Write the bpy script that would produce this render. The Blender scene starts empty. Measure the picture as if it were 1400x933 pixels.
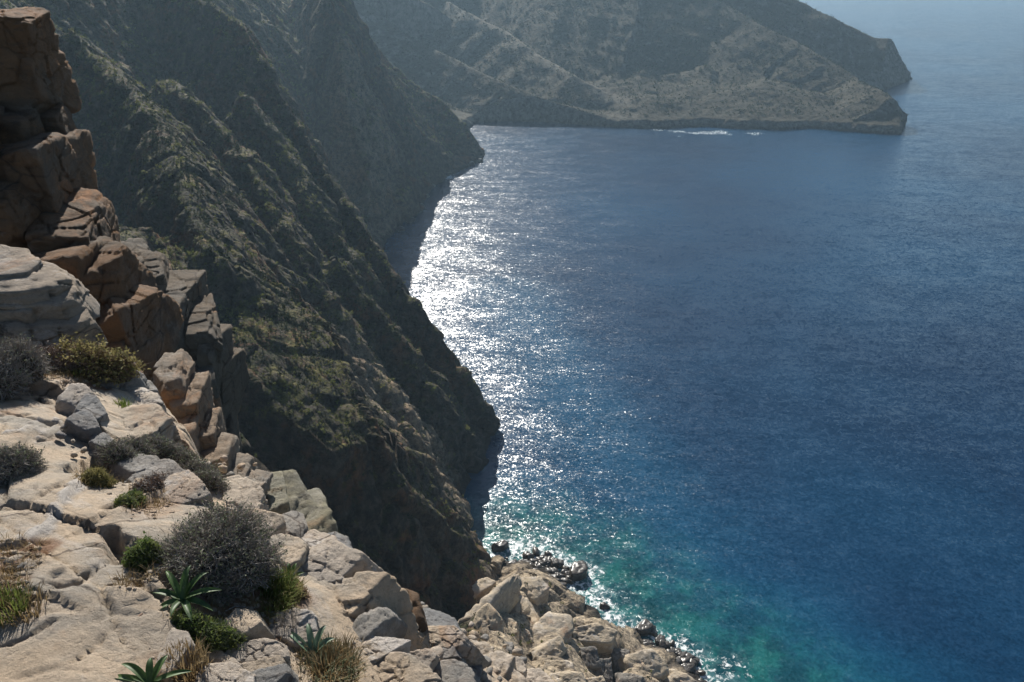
import bpy, bmesh, math, random
import numpy as np
from mathutils import Vector, Matrix
random.seed(7)
RNG = np.random.default_rng(11)
C = bpy.context.scene.collection
SC = bpy.context.scene
R = math.radians

# ------------------------------------------------------------------ camera, world, sun, exposure
CAM = np.array([0.0, 0.0, 150.0]); FP = 1099.0; PITCH = R(27.0)
cd = bpy.data.cameras.new('camera'); cam = bpy.data.objects.new('camera', cd); C.objects.link(cam)
cam.location = CAM; cam.rotation_euler = (R(90) - PITCH, 0, 0)
cd.sensor_width = 36; cd.lens = 36 * FP / 1400; cd.clip_start = 0.3; cd.clip_end = 20000
SC.camera = cam
SUN_AZ, SUN_EL = R(-15.5), R(31.5)
w = bpy.data.worlds.new('World'); SC.world = w; w.use_nodes = True
nt = w.node_tree; bg = nt.nodes['Background']
sky = nt.nodes.new('ShaderNodeTexSky'); sky.sky_type = 'NISHITA'; sky.sun_disc = False
sky.sun_elevation = SUN_EL; sky.sun_rotation = SUN_AZ; sky.altitude = 150; sky.dust_density = 0.35; sky.ozone_density = 1.6
nt.links.new(sky.outputs[0], bg.inputs[0]); bg.inputs[1].default_value = 0.055
sl = bpy.data.lights.new('sun', 'SUN'); sl.energy = 5.0; sl.angle = R(0.5); sl.color = (1.0, 0.95, 0.87)
so = bpy.data.objects.new('sun', sl); C.objects.link(so)
sd_ = Vector((math.sin(SUN_AZ) * math.cos(SUN_EL), math.cos(SUN_AZ) * math.cos(SUN_EL), math.sin(SUN_EL)))
so.rotation_euler = sd_.to_track_quat('Z', 'Y').to_euler(); so.location = (-100, 200, 400)
SC.view_settings.view_transform = 'Standard'; SC.view_settings.look = 'None'
SC.view_settings.exposure = 0.68; SC.view_settings.gamma = 1.0

# ------------------------------------------------------------------ helpers: pixel rays, noise
SP, CP = math.sin(PITCH), math.cos(PITCH)
def ray(u, v):
    yc = (466.5 - v) / FP
    return np.array([(u - 700) / FP, CP + yc * SP, -SP + yc * CP])
def PY(u, v, Y):
    d = ray(u, v); return CAM + d * (Y / d[1])
def PT(u, v, t): return CAM + ray(u, v) * t
def PZ(u, v, z=0.0):
    d = ray(u, v); return CAM + d * ((z - CAM[2]) / d[2])

_pr = np.random.default_rng(5)
PERM = _pr.permutation(256).astype(np.int32); PERM = np.concatenate([PERM, PERM, PERM])
G3 = _pr.normal(size=(256, 3)); G3 /= np.linalg.norm(G3, axis=1)[:, None]; G3 = G3.astype(np.float32)
def perlin(x, y, z):
    x = np.asarray(x, np.float32); y = np.asarray(y, np.float32); z = np.asarray(z, np.float32)
    xi = np.floor(x).astype(np.int32); yi = np.floor(y).astype(np.int32); zi = np.floor(z).astype(np.int32)
    xf = x - xi; yf = y - yi; zf = z - zi
    u = xf * xf * xf * (xf * (xf * 6 - 15) + 10); v = yf * yf * yf * (yf * (yf * 6 - 15) + 10); w_ = zf * zf * zf * (zf * (zf * 6 - 15) + 10)
    xi &= 255; yi &= 255; zi &= 255
    def g(a, b, c):
        h = PERM[PERM[PERM[(xi + a) & 255] + ((yi + b) & 255)] + ((zi + c) & 255)]
        gg = G3[h]
        return gg[..., 0] * (xf - a) + gg[..., 1] * (yf - b) + gg[..., 2] * (zf - c)
    x00 = g(0, 0, 0) * (1 - u) + g(1, 0, 0) * u; x10 = g(0, 1, 0) * (1 - u) + g(1, 1, 0) * u
    x01 = g(0, 0, 1) * (1 - u) + g(1, 0, 1) * u; x11 = g(0, 1, 1) * (1 - u) + g(1, 1, 1) * u
    return ((x00 * (1 - v) + x10 * v) * (1 - w_) + (x01 * (1 - v) + x11 * v) * w_) * 1.6
def fbm(x, y, z, o=4, gain=.5, ridge=False):
    a = 1.0; s = 0; n = 0
    for k in range(o):
        p = perlin(x * 2 ** k + 17.3 * k, y * 2 ** k + 5.1 * k, z * 2 ** k + 9.7 * k)
        if ridge: p = 1 - 2 * np.abs(p)
        s = s + a * p; n += a; a *= gain
    return s / n
def voro(x, y, z, seed=0):
    """3-D cells: returns F1, F2-F1 and a random number per cell"""
    xi = np.floor(x).astype(np.int32); yi = np.floor(y).astype(np.int32); zi = np.floor(z).astype(np.int32)
    f1 = np.full(x.shape, 9., np.float32); f2 = f1.copy(); idc = np.zeros(x.shape, np.float32)
    J = np.random.default_rng(seed + 3).random((256, 4)).astype(np.float32)
    for a in (-1, 0, 1):
        for b in (-1, 0, 1):
            for c in (-1, 0, 1):
                h = PERM[PERM[PERM[(xi + a) & 255] + ((yi + b) & 255)] + ((zi + c) & 255)]
                j = J[h]
                d = (xi + a + j[..., 0] - x) ** 2 + (yi + b + j[..., 1] - y) ** 2 + (zi + c + j[..., 2] - z) ** 2
                d = d.astype(np.float32)
                m = d < f1
                f2 = np.where(m, f1, np.minimum(f2, d)); idc = np.where(m, j[..., 3], idc); f1 = np.where(m, d, f1)
    f1 = np.sqrt(f1); f2 = np.sqrt(f2)
    return f1, f2 - f1, idc
def sstep(a, b, x):
    t = np.clip((x - a) / (b - a), 0, 1); return t * t * (3 - 2 * t)

def tag(o, label=None, cat=None, group=None, kind=None):
    if label: o['label'] = label
    if cat: o['category'] = cat
    if group: o['group'] = group
    if kind: o['kind'] = kind
    return o
def make_mesh(name, V, F, mat, parent=None, smooth=True, attrs=None, loc=None, sharp=None):
    """V (n,3) array, F (m,k) array or list of tuples"""
    me = bpy.data.meshes.new(name)
    V = np.asarray(V, np.float32)
    if loc is not None: V = V - np.asarray(loc, np.float32)
    if isinstance(F, np.ndarray):
        k = F.shape[1]
        me.vertices.add(len(V)); me.vertices.foreach_set('co', V.ravel())
        me.loops.add(F.size); me.loops.foreach_set('vertex_index', F.ravel().astype(np.int32))
        me.polygons.add(len(F)); me.polygons.foreach_set('loop_start', np.arange(0, F.size, k, dtype=np.int32))
        me.polygons.foreach_set('loop_total', np.full(len(F), k, np.int32))
    else:
        me.from_pydata(V.tolist(), [], F)
    if attrs:
        for an, av in attrs.items():
            av = np.asarray(av, np.float32)
            if av.ndim == 1:
                a = me.attributes.new(an, 'FLOAT', 'POINT'); a.data.foreach_set('value', av)
            else:
                a = me.attributes.new(an, 'FLOAT_VECTOR', 'POINT'); a.data.foreach_set('vector', av.ravel())
    me.update(calc_edges=True)
    if smooth: me.polygons.foreach_set('use_smooth', np.ones(len(me.polygons), bool))
    me.validate()
    if mat: me.materials.append(mat)
    o = bpy.data.objects.new(name, me); C.objects.link(o)
    if parent: o.parent = parent
    if loc is not None: o.location = loc
    return o
def grid_faces(n, m):
    i = np.arange(n - 1)[:, None] * m + np.arange(m - 1)[None, :]
    return np.stack([i, i + m, i + m + 1, i + 1], -1).reshape(-1, 4)
def compact(V, F, keep, attrs=None):
    F = F[keep]; used = np.zeros(len(V), bool); used[F.ravel()] = True
    idx = np.cumsum(used) - 1
    at = {k: v[used] for k, v in attrs.items()} if attrs else None
    return V[used], idx[F], at
def segdist(X, Y, P):
    """distance to polyline P (k,2+), parameterised; returns dist, seg index, t, side"""
    best = np.full(X.shape, 1e9, np.float32); bi = np.zeros(X.shape, np.int32); bt = np.zeros(X.shape, np.float32); bs = np.zeros(X.shape, np.float32)
    for i in range(len(P) - 1):
        ax, ay = P[i][:2]; bx, by = P[i + 1][:2]; dx, dy = bx - ax, by - ay; L = dx * dx + dy * dy + 1e-9
        t = np.clip(((X - ax) * dx + (Y - ay) * dy) / L, 0, 1)
        d = np.hypot(X - ax - t * dx, Y - ay - t * dy)
        m = d < best
        best = np.where(m, d, best); bi = np.where(m, i, bi); bt = np.where(m, t, bt)
        bs = np.where(m, (X - ax) * dy - (Y - ay) * dx, bs)
    return best, bi, bt, bs
def inpoly(X, Y, P):
    c = np.zeros(X.shape, bool); n = len(P)
    for i in range(n):
        x1, y1 = P[i][:2]; x2, y2 = P[(i + 1) % n][:2]
        if y1 == y2: continue
        m = ((y1 > Y) != (y2 > Y)) & (X < (x2 - x1) * (Y - y1) / (y2 - y1) + x1)
        c ^= m
    return c

# ------------------------------------------------------------------ node helpers
class NT:
    def __init__(s, name, disp=False):
        s.m = bpy.data.materials.new(name); s.m.use_nodes = True; s.t = s.m.node_tree
        s.b = s.t.nodes['Principled BSDF']; s.out = s.t.nodes['Material Output']
        s.geo = s.t.nodes.new('ShaderNodeNewGeometry'); s.tc = s.t.nodes.new('ShaderNodeTexCoord')
    def n(s, t, **k):
        x = s.t.nodes.new(t)
        for a, b in k.items(): setattr(x, a, b)
        return x
    def l(s, a, b): s.t.links.new(a, b)
    def noise(s, scale, det=5, rough=.55, vec=None, dist=0.0, stretch=None):
        x = s.n('ShaderNodeTexNoise'); x.inputs['Scale'].default_value = scale; x.inputs['Detail'].default_value = det
        x.inputs['Roughness'].default_value = rough; x.inputs['Distortion'].default_value = dist
        v = vec or s.geo.outputs['Position']
        if stretch:
            mp = s.n('ShaderNodeMapping'); mp.inputs['Scale'].default_value = stretch[:3]
            if len(stretch) > 3: mp.inputs['Rotation'].default_value = stretch[3:]
            s.l(v, mp.inputs[0]); v = mp.outputs[0]
        s.l(v, x.inputs['Vector']); return x.outputs[0]
    def vor(s, scale, feature='F1', vec=None, out=0, stretch=None):
        x = s.n('ShaderNodeTexVoronoi', feature=feature); x.inputs['Scale'].default_value = scale
        v = vec or s.geo.outputs['Position']
        if stretch:
            mp = s.n('ShaderNodeMapping'); mp.inputs['Scale'].default_value = stretch[:3]
            if len(stretch) > 3: mp.inputs['Rotation'].default_value = stretch[3:]
            s.l(v, mp.inputs[0]); v = mp.outputs[0]
        s.l(v, x.inputs['Vector']); return x.outputs[out]
    def rng(s, v, a, b, c=0., d=1.):
        x = s.n('ShaderNodeMapRange'); x.interpolation_type = 'SMOOTHSTEP'
        s.l(v, x.inputs[0])
        for i, q in enumerate((a, b, c, d)): x.inputs[i + 1].default_value = q
        return x.outputs[0]
    def math(s, op, a, b=None, clamp=False):
        x = s.n('ShaderNodeMath', operation=op); x.use_clamp = clamp
        for i, q in enumerate((a, b)):
            if q is None: continue
            if isinstance(q, (int, float)): x.inputs[i].default_value = q
            else: s.l(q, x.inputs[i])
        return x.outputs[0]
    def mix(s, f, a, b, mode='MIX'):
        x = s.n('ShaderNodeMix', data_type='RGBA', blend_type=mode)
        for i, q in ((0, f), (6, a), (7, b)):
            if isinstance(q, (int, float)): x.inputs[i].default_value = q
            elif isinstance(q, tuple): x.inputs[i].default_value = (*q, 1)
            else: s.l(q, x.inputs[i])
        return x.outputs[2]
    def attr(s, name, out=2):
        x = s.n('ShaderNodeAttribute', attribute_name=name); return x.outputs[out]
    def bump(s, h, strength, dist, normal=None):
        x = s.n('ShaderNodeBump'); x.inputs['Strength'].default_value = strength; x.inputs['Distance'].default_value = dist
        s.l(h, x.inputs['Height'])
        if normal: s.l(normal, x.inputs['Normal'])
        return x.outputs[0]
    def nz(s):
        x = s.n('ShaderNodeSeparateXYZ'); s.l(s.geo.outputs['Normal'], x.inputs[0]); return x.outputs[2]
# ------------------------------------------------------------------ materials of the land and sea
def mat_cliff():
    k = NT('cliff_rock'); P = k.geo.outputs['Position']
    n1 = k.noise(.045, 5); n2 = k.noise(.3, 8, .65); n3 = k.noise(1.3, 6, .7)
    st = k.noise(.5, 6, .65, stretch=(.25, .25, 1.6, .35, .15, 0))
    c = k.mix(k.rng(n2, .35, .68), (.045, .041, .036), (.17, .152, .128))
    c = k.mix(k.rng(st, .42, .62, 0, .6), c, (.095, .08, .066))
    c = k.mix(k.rng(k.noise(.07, 6, .65, dist=.6), .50, .64, 0, .75), c, (.21, .105, .05))            # rusty patches
    c = k.mix(k.rng(n3, .56, .74, 0, .5), c, (.20, .185, .165))
    pale = k.attr('pale'); c = k.mix(k.math('MULTIPLY', pale, .9), c, k.mix(k.rng(n3, .35, .6), (.24, .20, .155), (.44, .365, .27)))
    g = k.attr('green')
    gm = k.math('MULTIPLY', g, k.rng(k.noise(.55, 8, .75), .40, .56), clamp=True)
    gc = k.mix(k.rng(k.noise(.14, 5), .4, .62), (.04, .05, .016), (.17, .17, .055))
    gc = k.mix(k.rng(n3, .5, .7), gc, (.045, .055, .022))
    c = k.mix(gm, c, gc)
    c = k.mix(1.0, c, k.mix(k.rng(k.noise(.35, 9, .78), .36, .62), (.42, .42, .45), (1.45, 1.4, 1.3)), 'MULTIPLY')
    c = k.mix(1.0, c, k.mix(pale, (.66, .61, .57), (1, 1, 1)), 'MULTIPLY')
    c = k.mix(k.rng(k.noise(.22, 7, .7, stretch=(.35, .35, 3.2, .3, .18, 0)), .56, .66, 0, .55), c, (.035, .03, .027))
    wet = k.attr('wet'); c = k.mix(wet, c, (.03, .026, .022))
    k.l(c, k.b.inputs['Base Color']); k.b.inputs['Roughness'].default_value = .9
    k.b.inputs['Specular IOR Level'].default_value = .2
    h = k.math('ADD', k.math('MULTIPLY', k.noise(.8, 9, .68), 1.0), k.math('MULTIPLY', st, .8))
    h = k.math('ADD', h, k.math('MULTIPLY', k.vor(.9, 'F1', stretch=(1, 1, 1.7, .3, .1, 0)), .25))
    k.l(k.bump(h, 1.0, 1.3), k.b.inputs['Normal'])
    return k.m
def mat_hill():
    k = NT('hill_ground')
    n2 = k.noise(.08, 8, .7); n3 = k.noise(.5, 6, .75); nz = k.nz()
    c = k.mix(k.rng(n2, .35, .65), (.058, .052, .040), (.078, .070, .052))
    c = k.mix(k.rng(n3, .50, .64), c, (.03, .034, .022))                    # dark scrub dots
    c = k.mix(k.rng(k.noise(.25, 5, .7, stretch=(.4, .4, 2.0)), .6, .75, 0, .6), c, (.20, .18, .15))
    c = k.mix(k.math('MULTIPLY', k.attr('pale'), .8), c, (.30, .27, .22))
    rk = k.mix(k.rng(k.noise(.2, 8, .7), .35, .65), (.06, .056, .052), (.19, .175, .155))
    c = k.mix(k.rng(nz, .70, .86, 1, 0), c, rk)
    c = k.mix(k.attr('wet'), c, (.035, .03, .026))
    k.l(c, k.b.inputs['Base Color']); k.b.inputs['Roughness'].default_value = .95
    k.b.inputs['Specular IOR Level'].default_value = .15
    h = k.math('ADD', k.noise(.25, 9, .7), k.math('MULTIPLY', n3, .3))
    k.l(k.bump(h, 1.0, 2.2), k.b.inputs['Normal'])
    return k.m
def mat_sea():
    k = NT('sea_water')
    deep = k.mix(k.rng(k.noise(.006, 3), .3, .7), (.0001, .0175, .052), (.0003, .036, .088))
    bn = k.noise(.07, 4, .6)
    sh = k.attr('shallow'); mid = k.attr('mid')
    c = k.mix(mid, deep, (.001, .054, .115))
    shm = k.math('MULTIPLY', sh, k.rng(bn, .25, .75, .8, 1.1), clamp=True)
    bed = k.mix(k.rng(k.noise(.13, 4, .6), .42, .6), (.002, .050, .062), (.008, .105, .10))
    c = k.mix(shm, c, bed)
    fo = k.attr('foam')
    fn = k.noise(.7, 8, .72, dist=.6)
    fth = k.math('ADD', fn, k.math('MULTIPLY', fo, .42))
    fm = k.rng(fth, .74, .86)
    fw = k.math('MULTIPLY', k.rng(k.math('ADD', k.noise(.25, 5, .6), k.math('MULTIPLY', fo, .3)), .6, .9, 0, .55), k.rng(fo, 0, .4))
    c = k.mix(fw, c, (.13, .26, .27))
    c = k.mix(fm, c, (.72, .75, .75))
    k.l(c, k.b.inputs['Base Color'])
    k.b.inputs['IOR'].default_value = 1.333
    k.l(k.rng(fm, 0, 1, .25, .7), k.b.inputs['Roughness'])
    # wave slopes at several lengths, straight from noise vectors, so that they do not fade with distance
    def slope(scale, det, amp, stretch=None):
        x = k.n('ShaderNodeTexNoise'); x.inputs['Scale'].default_value = scale; x.inputs['Detail'].default_value = det; x.inputs['Roughness'].default_value = .6
        v = k.geo.outputs['Position']
        if stretch:
            mp = k.n('ShaderNodeMapping'); mp.inputs['Scale'].default_value = stretch[:3]; mp.inputs['Rotation'].default_value = stretch[3:]
            k.l(v, mp.inputs[0]); v = mp.outputs[0]
        k.l(v, x.inputs['Vector'])
        y = k.n('ShaderNodeVectorMath', operation='MULTIPLY_ADD'); k.l(x.outputs['Color'], y.inputs[0])
        y.inputs[1].default_value = (amp, amp, 0); y.inputs[2].default_value = (-amp / 2, -amp / 2, 0); return y.outputs[0]
    def vadd(a, b_):
        y = k.n('ShaderNodeVectorMath', operation='ADD'); k.l(a, y.inputs[0])
        if isinstance(b_, tuple): y.inputs[1].default_value = b_
        else: k.l(b_, y.inputs[1])
        return y.outputs[0]
    v = vadd(slope(.05, 2, .30, (1, 2.2, 1, 0, 0, .3)), slope(.3, 2, .42, (1, 1.8, 1, 0, 0, .45)))
    v = vadd(v, slope(1.2, 2, .72)); v = vadd(v, slope(3.8, 2, .70)); v = vadd(v, (0, 0, 1))
    nn_ = k.n('ShaderNodeVectorMath', operation='NORMALIZE'); k.l(v, nn_.inputs[0])
    k.l(nn_.outputs[0], k.b.inputs['Normal'])
    return k.m
M_CLIFF = mat_cliff(); M_HILL = mat_hill(); M_SEA = mat_sea()

# ------------------------------------------------------------------ coast and ridges (world metres)
def W(pts): return [tuple(PZ(u, v)[:2]) for u, v in pts]
COAST = [(160, -60), (95, 60), (62, 100)] + W([(960, 933), (930, 905), (890, 880), (850, 868), (810, 838), (778, 815), (770, 795), (745, 776), (715, 768), (680, 772), (668, 785), (655, 772), (640, 735), (630, 695), (640, 668), (666, 628)]) + \
    [(-6, 228), (-11, 238), (-24, 262), (-40, 300), (-56, 345), (-68, 385)] + W([(532, 326), (552, 306), (575, 290), (583, 268), (598, 252), (618, 240), (640, 228), (658, 220), (664, 212)]) + \
    [(-25, 620), (-34, 640), (-44, 670), (-40, 690)] + W([(652, 168), (700, 166), (760, 168), (810, 172), (870, 176), (905, 176), (960, 173), (1010, 176), (1060, 178), (1100, 176), (1160, 180), (1200, 183), (1232, 184), (1237, 172)]) + \
    [(338, 720), (330, 760), (338, 800), (360, 850), (395, 880), (425, 915)] + W([(1228, 116), (1249, 108)]) + [(455, 965), (430, 1030), (380, 1120), (250, 1300), (60, 1500)]
LANDPOLY = COAST + [(-1500, 1500), (-1500, -400), (160, -400)]

def pl(*pts):
    out = []
    for p in pts:
        out.append(tuple(PY(*p[1:])) if p[0] == 'p' else tuple(p))
    return out
# each ridge: points, slope left side, slope right side (walking along it), flat shoulder width left/right, exponent
RIDGES = [
    # main mountain behind the frame's left
    (pl((-200, -100, 175), (-175, 20, 172), (-180, 120, 176), (-195, 200, 178), (-215, 300, 180), (-220, 400, 182), (-200, 520, 168), (-190, 640, 150), (-230, 760, 150), (-200, 900, 150), (-120, 1010, 152), (0, 1060, 150)), .9, 1.35, 0, 0),
    # near shoulder carrying the viewer's ledge down to the beach
    (pl((-120, -30, 150), (-40, -10, 146), (-14, 3, 139), (-12, 14, 128), (-14, 26, 116)), 3, 3.5, 0, 0),
    (pl((-12, -10, 128), (-4, 6, 121), (0, 30, 92), (-2, 70, 56), ('p', 640, 862, 108), ('p', 668, 822, 124), ('p', 708, 789, 143)), 2.6, 1.1, 0, 3),
    (pl((0, 60, 56), (6, 95, 36), ('p', 765, 850, 127), ('p', 800, 850, 131)), 1.4, 1.1, 0, 0),
    (pl((10, 70, 42), (22, 100, 22), ('p', 870, 900, 124), ('p', 900, 895, 131)), 1.3, 1.0, 0, 0),
    (pl((30, 60, 40), (38, 90, 20), (42, 112, 8)), 1.2, .9, 0, 0),
    # dark buttress right of the tower
    (pl((-70, 40, 141), (-45, 50, 134), (-36, 56, 122), (-28, 60, 112)), 2.5, 3, 0, 0),
    # R3b spur with the lit crest, then the grassy shoulder and its nose down to the sea
    (pl(('p', 90, 40, 262), ('p', 172, 120, 232), ('p', 214, 163, 212), ('p', 240, 217, 192), ('p', 258, 268, 176), ('p', 280, 322, 162), ('p', 286, 335, 158)), 1.6, 1.7, 0, 0),
    (pl(('p', 468, 525, 150), ('p', 520, 600, 140), ('p', 545, 655, 142), ('p', 590, 698, 146), ('p', 622, 738, 150), ('p', 652, 782, 153)), 2.2, 2.2, 0, 2),
    # middle ribs
    (pl(('p', 225, 112, 292), ('p', 292, 154, 268), ('p', 325, 205, 246), ('p', 360, 262, 226), ('p', 395, 330, 212), ('p', 440, 400, 202), ('p', 500, 490, 192), ('p', 560, 560, 184), ('p', 600, 650, 178), ('p', 630, 712, 178)), 1.9, 2.0, 0, 0),
    (pl(('p', 455, 345, 228), ('p', 505, 410, 216), ('p', 560, 480, 208), ('p', 600, 560, 200), ('p', 628, 650, 194)), 1.9, 2.0, 0, 0),
    (pl(('p', 330, 130, 300), ('p', 395, 215, 278), ('p', 440, 300, 256), ('p', 480, 350, 245)), 1.7, 1.9, 0, 0),
    # big headland crest
    (pl(('p', 200, -60, 400), ('p', 275, 0, 372), ('p', 332, 36, 350), ('p', 381, 81, 335), ('p', 431, 116, 320), ('p', 447, 166, 300), ('p', 470, 239, 282), ('p', 509, 293, 266), ('p', 545, 370, 252), ('p', 590, 398, 243), ('p', 632, 455, 237), ('p', 652, 515, 233), ('p', 664, 560, 230)), 2.0, 1.9, 0, 0),
    # pale buttress and the far promontory
    (pl((-120, 560, 130), ('p', 472, -30, 500), ('p', 479, 20, 478), ('p', 484, 90, 458), ('p', 492, 160, 442), ('p', 500, 235, 428)), 2.4, 2.2, 0, 0),
    (pl((-130, 590, 124), ('p', 478, 0, 600), ('p', 540, 92, 606), ('p', 600, 136, 610), ('p', 640, 170, 608), ('p', 660, 200, 606)), 1.3, 1.15, 0, 0),
    (pl(('p', 500, 60, 560), ('p', 545, 150, 530), ('p', 570, 215, 505)), 1.3, 1.3, 0, 0),
    # folds of the far hill
    (pl((-130, 860, 110), ('p', 470, -12, 860), ('p', 560, 50, 820), ('p', 640, 90, 780), ('p', 700, 118, 745), ('p', 760, 140, 725), ('p', 850, 160, 708)), .8, .6, 0, 0),
    (pl((-140, 980, 130), ('p', 560, -32, 980), ('p', 620, 7, 905), ('p', 683, 39, 860), ('p', 730, 70, 815), ('p', 785, 102, 770), ('p', 850, 140, 735), ('p', 900, 166, 712)), .9, .5, 0, 0),
    # far headland
    (pl((0, 1060, 150), ('p', 800, -90, 1020), ('p', 900, -75, 1000), ('p', 1000, -42, 975), ('p', 1090, 0, 955), ('p', 1150, 30, 945), ('p', 1195, 52, 940), ('p', 1220, 53, 938), ('p', 1232, 80, 938), ('p', 1244, 100, 940)), .8, .52, 0, 0),
    (pl(('p', 800, -60, 985), ('p', 860, 0, 930), ('p', 900, 60, 860), ('p', 930, 110, 800)), .5, .42, 0, 0),
    (pl(('p', 905, -30, 965), ('p', 965, 40, 880), ('p', 1010, 105, 790), ('p', 1040, 150, 725)), .45, .45, 0, 0),
    (pl(('p', 960, -20, 950), ('p', 1030, 30, 880), ('p', 1100, 62, 830), ('p', 1168, 106, 770), ('p', 1205, 124, 722), ('p', 1222, 134, 706), ('p', 1234, 152, 695)), .9, .42, 0, 3),
]
BENCH = [(-80, 158), (-68, 167), (-58, 169), (-50, 172), (-43, 166), (-36, 151), (-27, 134), (-33, 123), (-41, 126), (-54, 136), (-62, 131), (-84, 136)]   # grassy shoulder of the near spur
def land_height(X, Y):
    X = X.astype(np.float32); Y = Y.astype(np.float32)
    rr = np.hypot(X, Y)
    amp = np.clip(rr / 260, .15, 1.6)
    wx = X + amp * (4. * fbm(X / 34, Y / 34, X * 0 + 1.5, 4)); wy = Y + amp * (4. * fbm(X / 34, Y / 34, X * 0 + 7.5, 4))
    H = np.full(X.shape, -60., np.float32)
    for ri, (pts, sl_, sr_, wl, wr) in enumerate(RIDGES):
        d, i, t, side = segdist(wx, wy, pts)
        zs = np.array([p[2] for p in pts], np.float32)
        z = zs[i] * (1 - t) + zs[i + 1] * t
        right = side > 0
        s = np.where(right, sr_, sl_); ww = np.where(right, wr, wl)
        far = (rr > 640)
        dd = np.maximum(d - ww, 0)
        dd = np.where(ww > 0, dd, np.sqrt(d * d + 9.) - 3.)
        prof = s * dd + .10 * np.minimum(d, ww)
        cum = np.concatenate([[0], np.cumsum([math.dist(pts[q][:2], pts[q + 1][:2]) for q in range(len(pts) - 1)])]).astype(np.float32)
        arc = cum[i] + t * (cum[i + 1] - cum[i])
        sc = np.where(far, 2.4, 1.)
        rib = fbm(arc / (15 * sc), dd / (60 * sc) + np.sign(side) * 7, X * 0 + ri * 5.3, 4, .5, True)
        h = z - prof + (rib - .3) * np.minimum(dd * .30, 4.5) * np.where(far, .7, 1)
        k = 1.2
        H = np.maximum(H, h)
    bd, _, _, _ = segdist(wx, wy, BENCH + BENCH[:1]); bi = inpoly(wx, wy, BENCH)
    hb = 90 - .66 * (wx + 70) + 1.6 * fbm(wx / 11, wy / 11, X * 0 + 2, 4) - np.where(bi, .25 * np.maximum(3 - bd, 0), bd * 2.9)
    H = np.maximum(H, hb)
    sdc, _, _, _ = segdist(X, Y, COAST)
    ins = inpoly(X, Y, LANDPOLY)
    sd = np.where(ins, sdc, -sdc) + fbm(X / 9, Y / 9, X * 0 + 3.3, 4) * np.where(rr < 400, 2.2, 3.5) * np.clip(sdc / 4, .35, 1)
    steep = np.where(rr > 640, 2.0, 2.3)
    cl = np.where(sd > 0, sd * steep + .3 + 1.5 * np.minimum(sd, 2.), sd * 1.2)
    lo = np.where(sd > 0, np.where(rr > 640, np.minimum(1.3 * sd, np.minimum(5 + (.25 + .16 * fbm(X / 55, Y / 55, X * 0 + 61, 4)) * sd, 48)), np.minimum(.55 * sd, 4)) + .1, -60)
    h = np.minimum(np.maximum(H, lo), cl)
    return h, sd

def terrain(name, az, rs, mat, fine):
    A, Rr = np.meshgrid(az, rs)
    X = (np.sin(A) * Rr).astype(np.float32); Y = (np.cos(A) * Rr).astype(np.float32)
    h, sd = land_height(X, Y)
    # strata: gently tilted benches
    q = h + .16 * X - .1 * Y + 2.2 * fbm(X / 25, Y / 25, h / 25, 3)
    st = 5.5 if fine else 9.
    f = q / st - np.floor(q / st)
    h = np.where(h > 1.2, h + (sstep(.55, .95, f) - f) * st * (.14 if fine else .1), h)
    n, m = X.shape
    P = np.stack([X, Y, h], -1)
    du = np.gradient(P, axis=1); dv = np.gradient(P, axis=0)
    N = np.cross(du, dv); N /= np.linalg.norm(N, axis=-1, keepdims=True) + 1e-9
    N *= np.sign(N[..., 2:3] + 1e-9)
    on = sstep(-1, 1.5, h)
    steepness = np.clip(1.15 - N[..., 2] * 1.05, .10, 1)
    sc = np.clip(Rr / 200, .25, 3).astype(np.float32)
    if fine:
        wq = 3 * fbm(X / 16, Y / 16, h / 16, 3)
        f1, ed, cid = voro((X + wq) / 15, (Y + wq) / 15, h / 26., 2)
        D0 = (cid - .5) * 4.5 + np.minimum(ed, .16) * 14 - 1.8
        f1, ed, cid = voro(X / 6.5, Y / 6.5, h / 9.)
        D = D0 + (cid - .5) * 1.5 + np.minimum(ed, .2) * 2.2 - .5
        f1, ed, cid = voro(X / 2.3 + 9, Y / 2.3, h / 3.2 + 4, 4)
        D = D + (cid - .5) * .7 + np.minimum(ed, .3) * .9 - .2
        D = D + .9 * fbm(X / 9, Y / 9, h / 14, 5, .55, True)
        D = D * np.clip(Rr / 150, .35, 1.1)
    else:
        D = 2.2 * fbm(X / 30, Y / 26, h / 14, 6, .6, True) - 1.2
        f1, ed, cid = voro(X / 13, Y / 13, h / 9.); D = D + ((cid - .5) * 5 + np.minimum(ed, .25) * 5) * sstep(26, 10, h)
    P = P + N * (D * on * steepness)[..., None]
    P[..., 2] = np.maximum(P[..., 2], -20)
    # attributes
    du = np.gradient(P, axis=1); dv = np.gradient(P, axis=0)
    N = np.cross(du, dv); N /= np.linalg.norm(N, axis=-1, keepdims=True) + 1e-9
    Z = P[..., 2]
    V = P.reshape(-1, 3); F = grid_faces(n, m)
    nzv = np.abs(N[..., 2])
    green = sstep(.42, .70, nzv + .3 * fbm(X / 12, Y / 12, Z / 12, 4)) * sstep(4, 14, Z)
    wet = sstep(2.6, .6, Z + .8 * fbm(X / 3, Y / 3, Z / 3, 3))
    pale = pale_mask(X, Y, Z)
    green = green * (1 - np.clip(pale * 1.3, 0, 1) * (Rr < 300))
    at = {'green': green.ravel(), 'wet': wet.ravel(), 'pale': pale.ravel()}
    keep = (Z.ravel()[F] > -2.5).any(1)
    Vc, Fc, at = compact(V, F, keep, at)
    o = make_mesh(name, Vc, Fc, mat, attrs=at)
    return o, P, N, Z
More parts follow.
